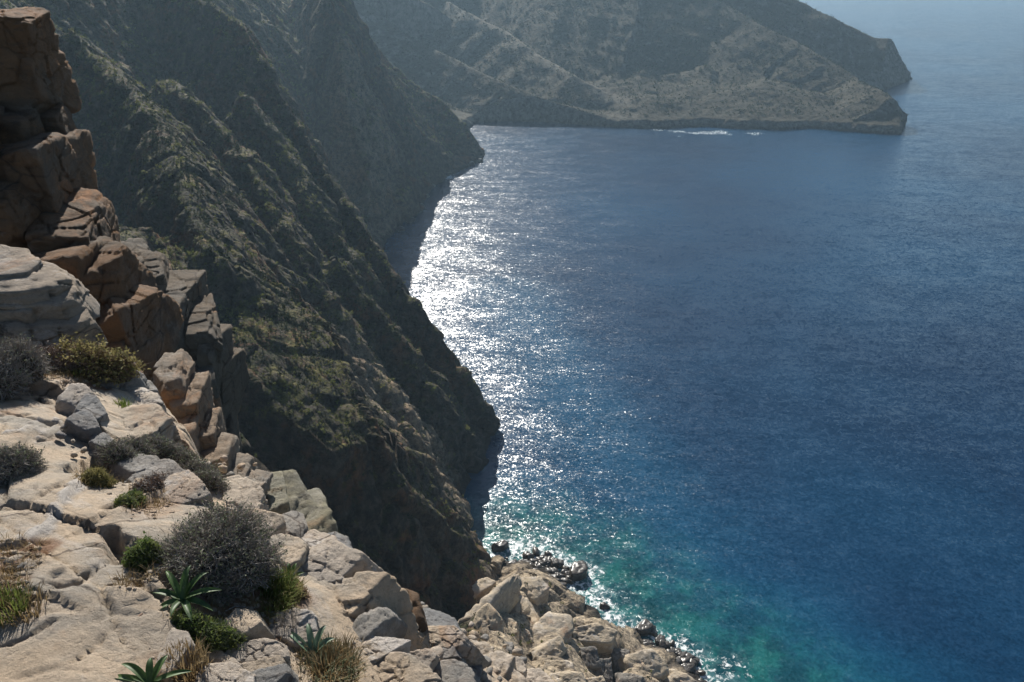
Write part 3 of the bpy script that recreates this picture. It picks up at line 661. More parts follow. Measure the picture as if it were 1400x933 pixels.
# (outline of the lit top in photo pixels, material, thickness, tilt, label)
FORE = [
    ([(112, 515), (125, 500), (165, 487), (178, 492), (174, 503), (132, 516)], M_GREY, .62, (.1, .15), 'grey flat fronted boulder standing at the foot of the yellowish shrub'),
    ([(80, 546), (98, 528), (112, 526), (122, 540), (108, 556)], M_PALE, .34, (.2, -.1), 'white topped rounded boulder in the gap left of the grey flat fronted boulder'),
    ([(108, 556), (118, 536), (132, 545), (142, 562), (128, 572)], M_GREY, .50, (.35, 0), 'dark rounded boulder leaning on the white topped boulder'),
    ([(124, 600), (140, 590), (151, 598), (137, 609)], M_GREY, .26, (.1, 0), 'small dark sided block below the rounded boulders, above the long low shrub'),
    ([(96, 574), (112, 562), (126, 570), (134, 584), (118, 588)], M_GREY, .30, (.25, -.1), 'flat grey block at the broken edge of the upper slab'),
    ([(166, 548), (186, 527), (205, 536), (219, 549), (200, 554), (178, 554)], M_PALE, .30, (.05, .0), 'pale flat slab beside the small green tuft'),
    ([(150, 575), (163, 558), (200, 555), (222, 563), (241, 577), (226, 583), (205, 590), (190, 604), (160, 614)], M_ROCK, .42, (.05, .05), 'peach coloured flat slab with a dark undercut front'),
    ([(178, 521), (190, 514), (204, 522), (214, 533), (198, 531)], M_GREY, .26, (.1, .1), 'small dark block at the foot of the orange tower'),
    ([(176, 506), (186, 503), (196, 510), (186, 515)], M_RUST, .22, (.1, .1), 'small brown stone behind the flat fronted boulder'),
    ([(160, 631), (181, 620), (213, 626), (206, 636), (178, 645)], M_GREY, .28, (.0, .1), 'flat grey rock just below the long low shrub'),
    ([(180, 648), (225, 629), (243, 643), (222, 661), (190, 660)], M_GREY, .34, (.05, .0), 'rounded grey rock with a brown bush growing against its front'),
    ([(216, 672), (244, 646), (262, 650), (282, 668), (263, 683), (226, 688)], M_PALE, .42, (.1, -.05), 'pale angular rock touching the top of the big grey bush'),
    ([(282, 664), (315, 651), (340, 656), (360, 674), (352, 686), (334, 698), (300, 686)], M_PALE, .55, (.15, .05), 'broad pale boulder right of the big grey bush, upper one'),
    ([(339, 703), (356, 692), (388, 706), (364, 731), (345, 718)], M_ROCK, .55, (.25, -.1), 'wedge shaped boulder with a smooth lit left face'),
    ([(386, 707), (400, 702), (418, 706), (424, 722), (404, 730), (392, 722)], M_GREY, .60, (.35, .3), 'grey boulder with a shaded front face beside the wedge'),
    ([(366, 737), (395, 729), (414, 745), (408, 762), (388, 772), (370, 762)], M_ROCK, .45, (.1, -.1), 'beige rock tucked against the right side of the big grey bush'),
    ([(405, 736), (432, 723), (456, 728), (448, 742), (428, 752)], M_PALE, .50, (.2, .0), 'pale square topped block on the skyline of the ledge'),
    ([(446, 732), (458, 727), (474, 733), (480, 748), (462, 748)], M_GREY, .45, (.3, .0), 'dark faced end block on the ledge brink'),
    ([(394, 764), (437, 745), (452, 742), (482, 758), (474, 779), (456, 790), (420, 792), (405, 782)], M_PALE, .48, (.12, -.1), 'large white streaked boulder above the brown pitted one'),
    ([(476, 762), (490, 764), (504, 782), (492, 790), (474, 782)], M_PALE, .42, (.3, .0), 'pale stone on the brink right of the white streaked boulder'),
    ([(418, 832), (427, 812), (458, 800), (516, 788), (547, 794), (566, 807), (556, 824), (516, 830), (474, 840), (450, 866), (424, 866)], M_ROCK, .62, (.08, -.06), 'largest brown pitted boulder on the brink of the drop'),
    ([(538, 800), (556, 800), (568, 812), (574, 838), (556, 842), (542, 820)], M_RUST, .80, (.3, .0), 'rust stained upright face at the right end of the pitted boulder'),
    ([(470, 878), (496, 842), (520, 832), (530, 842), (512, 866), (484, 888)], M_GREY, .42, (.2, -.25), 'smooth grey wedge below the pitted boulder'),
    ([(481, 887), (499, 870), (553, 876), (547, 891), (516, 899), (495, 912)], M_PALE, .36, (.1, -.1), 'pale slab below the grey wedge'),
    ([(494, 914), (516, 899), (549, 896), (578, 914), (602, 940), (540, 952), (500, 948)], M_ROCK, .40, (.05, -.08), 'beige slab at the bottom edge right of the dry tuft'),
    ([(549, 894), (582, 885), (593, 893), (582, 913), (565, 907)], M_PALE, .38, (.1, -.2), 'pointed pale block above the lowest beige slab'),
    ([(586, 881), (615, 879), (620, 893), (592, 900)], M_GREY, .32, (.1, .1), 'grey block behind the pointed pale one'),
    ([(586, 916), (616, 901), (642, 916), (642, 938), (605, 942), (592, 926)], M_GREY, .40, (.1, .0), 'flat grey slab with a curved crack at the bottom edge'),
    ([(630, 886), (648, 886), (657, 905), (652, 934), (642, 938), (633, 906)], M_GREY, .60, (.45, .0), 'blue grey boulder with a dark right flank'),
    ([(570, 836), (593, 830), (614, 841), (620, 856), (592, 858), (570, 852)], M_GREY, .6, (.1, .1), 'low greenish rounded rock just beyond the brink'),
    ([(568, 857), (616, 857), (634, 872), (612, 881), (575, 876)], M_ROCK, .45, (.05, -.1), 'sandy sloping rock under the rust stained face'),
    ([(600, 870), (618, 862), (636, 874), (634, 892), (618, 886)], M_PALE, .36, (.1, -.2), 'white quartz rock between the sandy rock and the blue grey boulder'),
    ([(632, 873), (665, 877), (674, 893), (658, 899), (648, 891)], M_ROCK, .45, (.1, .0), 'rough beige block behind the blue grey boulder'),
    ([(655, 901), (675, 893), (699, 896), (692, 910), (681, 927), (658, 922)], M_ROCK, .45, (.1, -.05), 'beige block right of the blue grey boulder'),
    ([(699, 901), (713, 899), (718, 910), (711, 919), (701, 912)], M_PALE, .40, (.1, .0), 'small square pale block on the far brink'),
    ([(685, 928), (695, 910), (708, 920), (728, 938), (690, 942)], M_ROCK, .40, (.1, -.1), 'beige angular rock at the bottom edge left of the last white one'),
    ([(708, 917), (738, 917), (760, 938), (728, 942)], M_PALE, .45, (.15, .0), 'white rock farthest right at the bottom edge'),
    ([(262, 940), (287, 911), (308, 909), (344, 927), (346, 950), (300, 960)], M_PALE, .40, (.0, -.1), 'white rounded boulder cut by the bottom edge'),
    ([(314, 883), (351, 873), (371, 874), (389, 886), (381, 896), (365, 899), (322, 902)], M_PALE, .30, (.05, -.15), 'pale flat topped stone left of the bluish leaved plant'),
    ([(329, 906), (379, 897), (387, 911), (368, 919), (332, 916)], M_ROCK, .26, (.05, -.1), 'thin beige stone stacked under the pale flat topped stone'),
    ([(338, 922), (385, 911), (389, 924), (370, 940), (340, 944)], M_GREY, .28, (.05, -.1), 'grey stone at the bottom edge left of the dry tuft'),
    ([(303, 850), (319, 834), (342, 837), (349, 849), (332, 861), (309, 864)], M_ROCK, .28, (.05, -.05), 'beige stone below the green grassy clump'),
    ([(351, 860), (371, 834), (392, 836), (420, 832), (424, 862), (392, 872), (371, 866)], M_PALE, .36, (.0, -.1), 'craggy white and orange rock in front of the pitted boulder'),
    ([(281, 894), (293, 887), (316, 900), (302, 905), (288, 903)], M_ROCK, .12, (.05, -.1), 'thin tan stone on the red soil'),
    ([(302, 906), (319, 901), (328, 908), (317, 913)], M_PALE, .10, (.0, 0), 'smallest pale stone wedged above the white rounded boulder'),
    ([(215, 912), (236, 860), (249, 861), (256, 880), (230, 916)], M_PALE, .16, (.1, 0), 'narrow white quartz rock left of the straw tuft'),
    ([(22, 806), (34, 796), (62, 797), (66, 806), (45, 812)], M_ROCK, .10, (.05, 0), 'small flat rounded stone on the big slab near the left edge'),
    ([(30, 771), (40, 764), (47, 769), (38, 780)], M_PALE, .10, (.0, 0), 'little pinkish stone on the red soil by the quartz vein'),
]
for i, (px, m_, th, tilt, lab) in enumerate(FORE):
    uc = sum(p[0] for p in px) / len(px); vc = sum(p[1] for p in px) / len(px)
    t = TL(uc, vc); nlift = min(th * .42, .20); t = t - nlift / abs(ray(uc, vc)[2]) * .9
    big = (max(p[0] for p in px) - min(p[0] for p in px))
    VF, ctr = top_rock(px, t, th, tilt, sub=6 if big > 60 else 5, seed=i, amp=.036)
    add_rock(VF, m_, lab, 'boulder' if th > .3 else 'stone')

# bedded block at the left edge, the orange tower behind it and the crag going down to its right: each one mass
def px_rock(u, v, t, wpx, hpx, dep, seed, sub=5, yaw=0.0, amp=.03, npl=10, grow=1.02):
    c = PT(u, v, t); s = t * 1.0 / FP * np.linalg.norm(ray(u, v)); s = t / FP
    return free_rock(c, (wpx * s / 2 * grow, dep / 2, hpx * s / 2 * grow), seed, sub, npl, amp, yaw, 140, .8, 1)
M_BED = mat_rock('bedded_limestone', (.36, .29, .22), (.25, .225, .20), .35, .35)
blk = [top_rock([(-80, 343), (-20, 338), (26, 342), (42, 356), (20, 372), (-70, 378)], 9.75, .22, (.03, -.06), 5, 61)[0],
       top_rock([(-80, 362), (20, 356), (70, 363), (80, 378), (50, 392), (-70, 396)], 9.55, .26, (.05, -.06), 5, 62)[0],
       top_rock([(-80, 388), (30, 384), (82, 376), (96, 396), (70, 412), (-70, 416)], 9.45, .40, (.10, -.12), 5, 63)[0],
       top_rock([(-80, 408), (20, 404), (84, 404), (108, 430), (84, 444), (-70, 446)], 9.4, .50, (.15, -.15), 6, 65)[0],
       px_rock(-6, 432, 9.7, 150, 80, .9, 66, 6, .15, .02), px_rock(74, 424, 9.8, 50, 76, .7, 64, 5, .35, .025)]
add_rock(join(blk), M_BED, 'grey bedded rock mass at the left edge below the orange tower', 'rock', name='rock_outcrop')
tow = [px_rock(-76, 90, 14.2, 202, 150, 3.0, 71, 6, .0, .03, 12), px_rock(6, 56, 13.6, 103, 72, 1.6, 72, 6, .1, .03), px_rock(36, 110, 13.9, 79, 120, 1.8, 73, 6, .05, .03),
       px_rock(20, 200, 13.9, 119, 110, 2.2, 74, 6, .1, .03), px_rock(76, 168, 14.0, 36, 46, 1.0, 82, 5, .2),
       px_rock(64, 250, 13.6, 92, 130, 2.4, 75, 6, .2, .03), px_rock(14, 300, 12.6, 84, 98, 1.6, 76, 6, .1), px_rock(-76, 270, 13.0, 147, 240, 2.4, 77, 5, .1),
       px_rock(106, 340, 13.2, 104, 130, 2.2, 78, 6, .25, .03), px_rock(140, 415, 12.6, 96, 140, 2.0, 79, 6, .25, .03), px_rock(180, 450, 12.4, 66, 110, 1.8, 80, 6, .2, .03), px_rock(84, 420, 12.6, 120, 160, 2.0, 81, 5, .1),
       px_rock(198, 505, 12.4, 40, 90, 1.4, 83, 5, .2), px_rock(144, 500, 12.4, 120, 110, 2.0, 84, 5, .2)]
add_rock(join(tow), M_RUST, 'tall rusty orange rock tower with a white top at the left edge', 'rock tower', name='rock_tower')
crg = [px_rock(240, 528, 11.6, 46, 62, 1.1, 91, 5, .2), px_rock(262, 560, 11.5, 44, 76, 1.0, 92, 5, .2), px_rock(250, 600, 11.2, 60, 80, 1.2, 93, 5, .1), px_rock(284, 600, 11.4, 40, 64, 1.0, 94, 5, .3),
       px_rock(232, 500, 11.9, 24, 22, .5, 95, 4), px_rock(252, 508, 11.6, 22, 12, .5, 96, 4), px_rock(300, 632, 11.2, 42, 56, 1.0, 97, 5, .2), px_rock(322, 656, 11.0, 44, 44, 1.0, 98, 5, .2), px_rock(345, 672, 10.8, 34, 34, .8, 99, 5)]
add_rock(join(crg), mat_rock('crag_rock', (.27, .20, .14), (.24, .22, .19), .25, .7), 'brown and ochre crag dropping along the brink below the tower', 'crag', name='rock_crag')
und = [px_rock(392, 700, 11.5, 90, 60, 1.4, 101, 5, .5), px_rock(420, 724, 11.2, 70, 50, 1.2, 102, 5, .4), px_rock(372, 684, 11.2, 50, 40, 1.0, 103, 5, .4)]
add_rock(join(und), mat_rock('lichen_rock', (.26, .235, .16), (.20, .19, .15), .15, .3), 'lichen covered rough rock just below the brink behind the wedge', 'rock')

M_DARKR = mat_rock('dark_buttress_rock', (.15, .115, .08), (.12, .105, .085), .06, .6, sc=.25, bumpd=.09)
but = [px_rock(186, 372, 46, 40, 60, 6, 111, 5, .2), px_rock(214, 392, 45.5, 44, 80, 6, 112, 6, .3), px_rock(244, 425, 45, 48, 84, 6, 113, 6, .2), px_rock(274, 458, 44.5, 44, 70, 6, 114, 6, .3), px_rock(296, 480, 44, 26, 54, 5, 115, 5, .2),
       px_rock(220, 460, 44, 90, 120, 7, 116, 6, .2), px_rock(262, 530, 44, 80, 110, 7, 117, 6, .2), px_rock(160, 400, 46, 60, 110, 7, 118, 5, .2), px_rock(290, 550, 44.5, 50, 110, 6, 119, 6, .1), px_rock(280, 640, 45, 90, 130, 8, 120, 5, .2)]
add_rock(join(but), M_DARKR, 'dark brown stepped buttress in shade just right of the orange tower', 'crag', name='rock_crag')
# ------------------------------------------------------------------ plants
def tri_cloud(P0, P1, wd, rs):
    """thin triangles from P0 to P1 with base width wd"""
    d = P1 - P0; s = rs.normal(size=d.shape); s = np.cross(d, s); s /= np.linalg.norm(s, axis=1, keepdims=True) + 1e-9; s = s * np.asarray(wd).reshape(-1, 1) * .5
    V = np.stack([P0 - s, P0 + s, P1], 1).reshape(-1, 3); return V, np.arange(len(V), dtype=np.int32).reshape(-1, 3)
def leaf_cloud(P, size, rs, up=0.0):
    a = rs.normal(size=P.shape); a[:, 2] += up; a /= np.linalg.norm(a, axis=1, keepdims=True); b = np.cross(a, rs.normal(size=P.shape)); b /= np.linalg.norm(b, axis=1, keepdims=True)
    s = (size * rs.uniform(.6, 1.3, len(P)))[:, None]
    V = np.stack([P - b * s * .3, P + b * s * .3, P + a * s], 1).reshape(-1, 3); return V, np.arange(len(V), dtype=np.int32).reshape(-1, 3)
def dirs(n, rs, zmin=0.0):
    v = rs.normal(size=(n, 3)); v /= np.linalg.norm(v, axis=1, keepdims=True); v[:, 2] = np.abs(v[:, 2]) * (1 - zmin) + zmin * 0; return v
def two_mesh(name, parts, label, cat, loc, group=None):
    """parts: list of (part name, V, F, material); returns an Empty with those meshes as children"""
    e = bpy.data.objects.new(name, None); C.objects.link(e); e.location = loc; e.empty_display_size = .1
    for pn, V, F, m in parts:
        make_mesh(pn, V - np.asarray(loc), F, m, parent=e, smooth=False)
    return tag(e, label, cat, group)
def bush(lumps, n, label, twig=M_TWIG, leaf=M_LEAFG, leafshare=.5, tw=.006, ls=.02, seed=0, cat='shrub', open_=.0):
    """lumps: (centre, rx, ry, rz): a cushion grown from several rounded lumps of fine forked twigs"""
    rs = np.random.default_rng(seed); tot = sum(l[1] * l[2] for l in lumps); TV = []; LV = []; WV = []
    for c, rx, ry, rz in lumps:
        k = int(n * rx * ry / tot); d = dirs(k, rs); d[:, 2] = d[:, 2] * 1.02 - .04
        lump = 1 + .34 * fbm(*(d * 1.9 + seed).T, 3) + .20 * fbm(*(d * 6 + seed).T, 2)
        sc = np.array([rx, ry, rz]) * lump[:, None]
        r1_ = rs.uniform(.80 - open_, 1.03, (k, 1)) ; r0_ = r1_ - rs.uniform(.14, .34, (k, 1))
        j = rs.normal(size=d.shape) * .10
        A = c + d * sc * r0_; Bp = c + (d + j) * sc * r1_
        V, F = tri_cloud(A, Bp, np.full(k, tw), rs); TV.append(V)
        for q in range(2):  # side spikelets
            f = rs.uniform(.3, .9, (k, 1)); S = A + (Bp - A) * f; V, _ = tri_cloud(S, S + rs.normal(size=d.shape) * ls * 1.1 + (Bp - A) * .18, np.full(k, tw * .7), rs); TV.append(V)
        m = rs.random(k) < leafshare; V, _ = leaf_cloud(Bp[m], ls, rs, .3); LV.append(V); V, _ = leaf_cloud((A + (Bp - A) * .7)[m], ls, rs, .3); LV.append(V)
        # inner wood: branches from the root
        kk = 90; dd = dirs(kk, rs); V, _ = tri_cloud(np.repeat([c - np.array([0, 0, rz * .05])], kk, 0), c + dd * np.array([rx, ry, rz]) * rs.uniform(.6, .9, (kk, 1)), np.full(kk, tw * 3.5), rs); WV.append(V)
        D, FI = ico(3)   # dark solid lump added as occluder, gives the bush a shaded inside
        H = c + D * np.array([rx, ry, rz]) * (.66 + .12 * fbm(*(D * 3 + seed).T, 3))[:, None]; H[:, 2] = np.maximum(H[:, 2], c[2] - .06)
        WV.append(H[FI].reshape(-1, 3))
    def fin(L): V = np.concatenate(L); return V, np.arange(len(V), dtype=np.int32).reshape(-1, 3)
    c0 = lumps[0][0]
    ps = [('twigs', *fin(TV), twig), ('branches_and_core', *fin(WV), M_HEART)]
    if leafshare > 0: ps.append(('leaves', *fin(LV), leaf))
    return two_mesh('shrub', ps, label, cat, tuple(c0))
M_HEART = mat_plain('branches_and_dark_core', (.045, .036, .028), 1.0, (30, (.11, .09, .07)))  # wood colour, shared by the dark occluder lump added inside each bush
def blades(centre, rad, n, ln, wd, rs, lean=.5, flat=1.0):
    """grass blades of three segments"""
    a = rs.uniform(0, 6.283, n); r = rad * np.sqrt(rs.random(n)); b = np.stack([np.cos(a) * r, np.sin(a) * r * flat, np.zeros(n)], 1) + centre
    L = ln * rs.uniform(.5, 1.15, n); th = a + rs.normal(0, .8, n); o = np.stack([np.cos(th), np.sin(th), np.zeros(n)], 1); le = rs.uniform(.1, 1, n) * lean
    sd = np.stack([-np.sin(th), np.cos(th), np.zeros(n)], 1) * wd * .5
    pts = []
    for f in (0, .4, .75, 1.0): pts.append(b + o * (L * le * f ** 1.7)[:, None] + np.array([0, 0, 1]) * (L * (f - .35 * le * f * f))[:, None])
    V = np.stack([pts[0] - sd, pts[0] + sd, pts[1] - sd * .9, pts[1] + sd * .9, pts[2] - sd * .6, pts[2] + sd * .6, pts[3], pts[3] + sd * .02], 1).reshape(-1, 3)
    i = np.arange(n)[:, None] * 8; F = np.concatenate([i + [0, 1, 3, 2], i + [2, 3, 5, 4], i + [4, 5, 7, 6]], 0).astype(np.int32)
    return V, F
def tuft(c, rad, n, ln, mat, label, wd=.008, lean=.7, seed=0, cat='grass tuft', extra=None):
    rs = np.random.default_rng(seed); V, F = blades(c, rad, n, ln, wd, rs, lean); ps = [('blades', V, F, mat)]
    if extra:
        V, F = blades(c + np.array([extra[3], 0, 0]), rad * extra[1], int(n * extra[2]), ln * .9, wd, rs, lean); ps.append(('dry_blades', V, F, extra[0]))
    return two_mesh('grass_tuft', ps, label, cat, tuple(c))
def squill(c, specs, ln, wd, mat, label):
    """rosette of broad folded leaves; specs: (azimuth deg, lift 0..1, length factor)"""
    e = bpy.data.objects.new('rosette_plant', None); C.objects.link(e); e.location = c; tag(e, label, 'plant')
    for az, lift, lf in specs:
        a = R(az); o = np.array([math.cos(a), math.sin(a), 0]); s = np.array([-math.sin(a), math.cos(a), 0]); n = 12; V = []
        for i in range(n + 1):
            f = i / n; h = lift * f * (1 - .38 * f * f) ; rr = f * math.sqrt(max(1 - (lift * .75) ** 2, .1))
            sag = -.28 * (1 - lift) * f * f
            p = o * rr * ln * lf + np.array([0, 0, (h + sag + .05) * ln * lf])
            w_ = wd * (math.sin(math.pi * min(1, f * .86 + .14)) ** .65) * .5 if f < 1 else .0005
            tw = .18 * math.sin(az + f * 3); p = p + s * ln * lf * .13 * math.sin(az * 1.7) * f * f
            V += [p - s * w_ + [0, 0, w_ * (.55 + tw)], p - s * w_ * .5 + [0, 0, w_ * .16], p, p + s * w_ * .5 + [0, 0, w_ * .16], p + s * w_ + [0, 0, w_ * (.55 - tw)]]
        F = grid_faces(n + 1, 5); make_mesh('leaf', np.array(V), F, mat, parent=e)
    return e
def on(u, v, dz=0.0):
    p = PT(u, v, TL(u, v)); p[2] += dz; return p
def onr(u, v, lift=0.0): return PT(u, v, TL(u, v) - lift)

b0 = on(282, 778)
bush([(b0, .40, .36, .35), (b0 + [.26, .03, -.04], .28, .28, .26), (b0 + [-.24, .02, -.04], .26, .26, .20), (b0 + [.06, .24, .02], .34, .28, .34), (b0 + [.10, -.16, -.05], .26, .22, .22)], 11000, 'largest grey cushion shrub in the middle of the lit ledge', seed=1, leafshare=.35)
b1 = on(8, 650)
bush([(b1, .22, .2, .25), (b1 + [.08, .1, -.01], .17, .17, .22), (b1 + [-.3, .05, 0], .24, .2, .26)], 5000, 'dark grey cushion shrub at the left edge casting shade on the slab', seed=2, leafshare=.3)
b2 = on(-8, 530)
bush([(b2, .38, .3, .42), (b2 + [.12, .3, .0], .30, .26, .42), (b2 + [-.5, .1, 0], .4, .3, .4)], 7000, 'blackish cushion shrub at the left edge under the grey bedded rock', seed=3, leafshare=.2, tw=.008)
b3 = on(62, 500)
bush([(b3, .24, .2, .22), (b3 + [.2, .05, -.02], .18, .18, .15)], 3000, 'brown dried shrub between the blackish cushion and the yellowish shrub', twig=M_TWIGB, leaf=M_TWIG, seed=4, tw=.009)
b4 = on(122, 514)
bush([(b4, .36, .3, .40), (b4 + [.26, .1, -.03], .28, .24, .28), (b4 + [-.22, .1, .02], .26, .24, .36)], 4200, 'loose yellowish flowering shrub at the foot of the orange tower', twig=M_TWIGB, leaf=M_LEAFY, leafshare=1.0, ls=.042, tw=.008, seed=5, open_=.4)
ln_ = [(160, 622), (185, 616), (210, 614), (232, 622), (252, 634), (270, 646), (284, 660)]
bush([(on(u, v + 4, -.03), .19, .14, .20) for u, v in ln_], 7000, 'long low grey shrub creeping along the crack between the slabs', seed=6, leafshare=.35)
ln_ = [(222, 662), (208, 668), (196, 676), (184, 684), (172, 690)]
bush([(on(u, v, -.02), .11, .09, .13) for u, v in ln_[:3]], 2600, 'small brown twiggy shrub in the crack left of the big grey shrub', twig=M_TWIGB, leaf=M_TWIG, seed=7)
bush([(on(u, v, -.02), .08, .07, .09) for u, v in ln_[3:]], 1300, 'small green cushion in the crack below the brown twiggy shrub', twig=M_LEAFG, leaf=M_GRASS, leafshare=1, seed=8)
bush([(on(130, 656, -.01), .10, .09, .10), (on(118, 658, -.02), .07, .07, .07), (on(146, 660, -.02), .06, .06, .05)], 1500, 'tiny yellowish shrub growing on the white quartz vein', twig=M_LEAFY, leaf=M_LEAFY, leafshare=1, seed=9)
bush([(on(192, 772), .10, .09, .15), (on(205, 764), .09, .09, .17)], 1500, 'small dark green shrub against the left side of the big grey shrub', twig=M_LEAFG, leaf=M_GRASS, leafshare=1, seed=10)
g0 = on(352, 822)
tuft(g0, .25, 2000, .14, M_GRASS, 'green grassy cushion at the lower right of the big grey shrub', wd=.007, lean=.9, seed=11, extra=(M_LEAFY, 1.05, .5, .05))
bush([(on(404, 822), .10, .09, .16)], 900, 'dry brown twiggy shrublet at the foot of the white streaked boulder', twig=M_TWIGB, leaf=M_STRAW, leafshare=.7, seed=12)
bush([(on(275, 872), .20, .13, .10), (on(250, 856), .14, .10, .09), (on(310, 876), .13, .1, .07)], 2600, 'low dark herbs below the dark green rosette plant', twig=M_LEAFG, leaf=M_GRASS, leafshare=.8, seed=13, cat='herbs')
d0 = on(446, 925)
tuft(d0, .22, 900, .15, M_STRAW, 'dry straw and green tuft at the bottom edge right of the bluish plant', wd=.007, lean=1.0, seed=14, extra=(M_LEAFG, 1.1, .9, -.04))
tuft(on(168, 560), .09, 130, .12, M_GRASS, 'small green tuft beside the pale flat slab', seed=15)
tuft(on(8, 836), .13, 240, .14, M_GRASS, 'green weeds on red soil at the left edge', seed=16, extra=(M_STRAW, 1.2, .5, .1))
tuft(on(256, 918), .13, 300, .15, M_STRAW, 'straw coloured grass tuft right of the narrow white rock', seed=17)
tuft(on(100, 512), .14, 160, .13, M_GRASS, 'short green grass under the yellowish shrub', seed=18)
tuft(on(318, 880), .10, 120, .10, M_GRASS, 'sparse green sprigs beside the pale flat topped stone', seed=19)
tuft(on(30, 455), .22, 90, .34, M_LEAFY, 'bright yellow green blades at the foot of the grey bedded rock', wd=.03, seed=20)
tuft(on(398, 872), .05, 60, .24, M_TWIG, 'thin grey dried stalks standing left of the bluish plant', wd=.005, lean=.3, seed=21)
squill(onr(250, 822, .10), [(15, .35, 1), (55, .72, .95), (95, .9, .95), (135, .75, 1.0), (170, .4, 1.0), (215, .3, .8), (260, .45, .7), (310, .25, .85), (350, .15, .9), (75, .95, .7)], .26, .046, M_SQUILL, 'dark green rosette plant in front of the big grey shrub')
squill(onr(205, 938, .06), [(20, .3, 1), (60, .7, .8), (100, .8, .7), (145, .55, 1.0), (172, .30, 1.15), (200, .15, 1.0), (350, .1, 1.1)], .24, .044, M_SQUILL, 'bright green rosette plant cut by the bottom edge')
squill(onr(428, 898, .10), [(70, .85, .95), (105, .8, 1.0), (150, .6, 1.15), (190, .15, 1.0), (40, .7, .8), (230, .2, .8)], .24, .044, M_SQUILLG, 'bluish green rosette plant beside the dry straw tuft')
squill(onr(396, 795, .06), [(20, .6, .9), (60, .9, 1), (100, .9, 1), (140, .7, .9), (200, .4, .8), (330, .4, .8)], .15, .035, M_SQUILL, 'small green leafy plant beside the white streaked boulder')
def stick(pts, r, mat, label):
    V = []; F = []; rs = np.random.default_rng(3)
    P = [np.asarray(p) for p in pts]
    for i, p in enumerate(P):
        d = (P[min(i + 1, len(P) - 1)] - P[max(i - 1, 0)]); d /= np.linalg.norm(d); a = np.cross(d, [0, 0, 1.]); a /= np.linalg.norm(a); b = np.cross(d, a); q = r * (1 - .7 * i / (len(P) - 1))
        for j in range(6): V.append(p + (a * math.cos(j * 1.047) + b * math.sin(j * 1.047)) * q)
    for i in range(len(P) - 1):
        for j in range(6): F.append((i * 6 + j, i * 6 + (j + 1) % 6, i * 6 + 6 + (j + 1) % 6, i * 6 + 6 + j))
    tag(make_mesh('thin_stick', V, F, mat, loc=tuple(P[0])), label, 'branch')
stick([onr(u, v, .05 + .02 * (k % 2)) for k, (u, v) in enumerate([(402, 826), (385, 829), (366, 827), (345, 832), (322, 829), (308, 836)])], .012, M_TWIG, 'grey dead branch lying below the green grassy cushion')
stick([onr(u, v, .04) for u, v in [(165, 862), (178, 854), (192, 842), (208, 828), (222, 822), (238, 822)]], .014, M_TWIGB, 'thin dark strip reaching left from the dark green rosette plant')  # dark tapered strip from the rosette out to its left

# ------------------------------------------------------------------ loose rubble on the ledge
rs = np.random.default_rng(21); rub = 0
spots = [((300, 800), 16, 40), ((600, 880), 34, 60), ((345, 858), 16, 30), ((300, 640), 14, 30), ((120, 600), 12, 24), ((20, 765), 10, 22), ((455, 880), 12, 24), ((660, 905), 30, 40)]
rubble_label = {0: 'loose stone fragment in the shade of the big grey shrub', 1: 'small loose stone among the boulders at the lower brink', 2: 'small loose stone on the red soil patch', 3: 'small loose stone at the end of the long low shrub',
                4: 'small loose stone below the rounded boulders', 5: 'small loose stone on soil by the left edge', 6: 'small loose stone in front of the pitted boulder', 7: 'small loose stone on the far brink'}
for k, ((u, v), n, sp) in enumerate(spots):
    for j in range(n):
        uu, vv = u + rs.normal() * sp * .7, v + rs.normal() * sp * .4
        p = on(uu, vv); r = rs.uniform(.02, .065) * (1.5 if k in (1, 7) else 1)
        V, F = free_rock(p + [0, 0, r * .1], (r, r * rs.uniform(.6, .9), r * rs.uniform(.4, .7)), 3000 + rub, 2, 7, .04); rub += 1
        add_rock((V, F), (M_PALE, M_ROCK, M_GREY)[rub % 3], rubble_label[k], 'stone', 'loose stones scattered over the ledge', 'loose_stone')

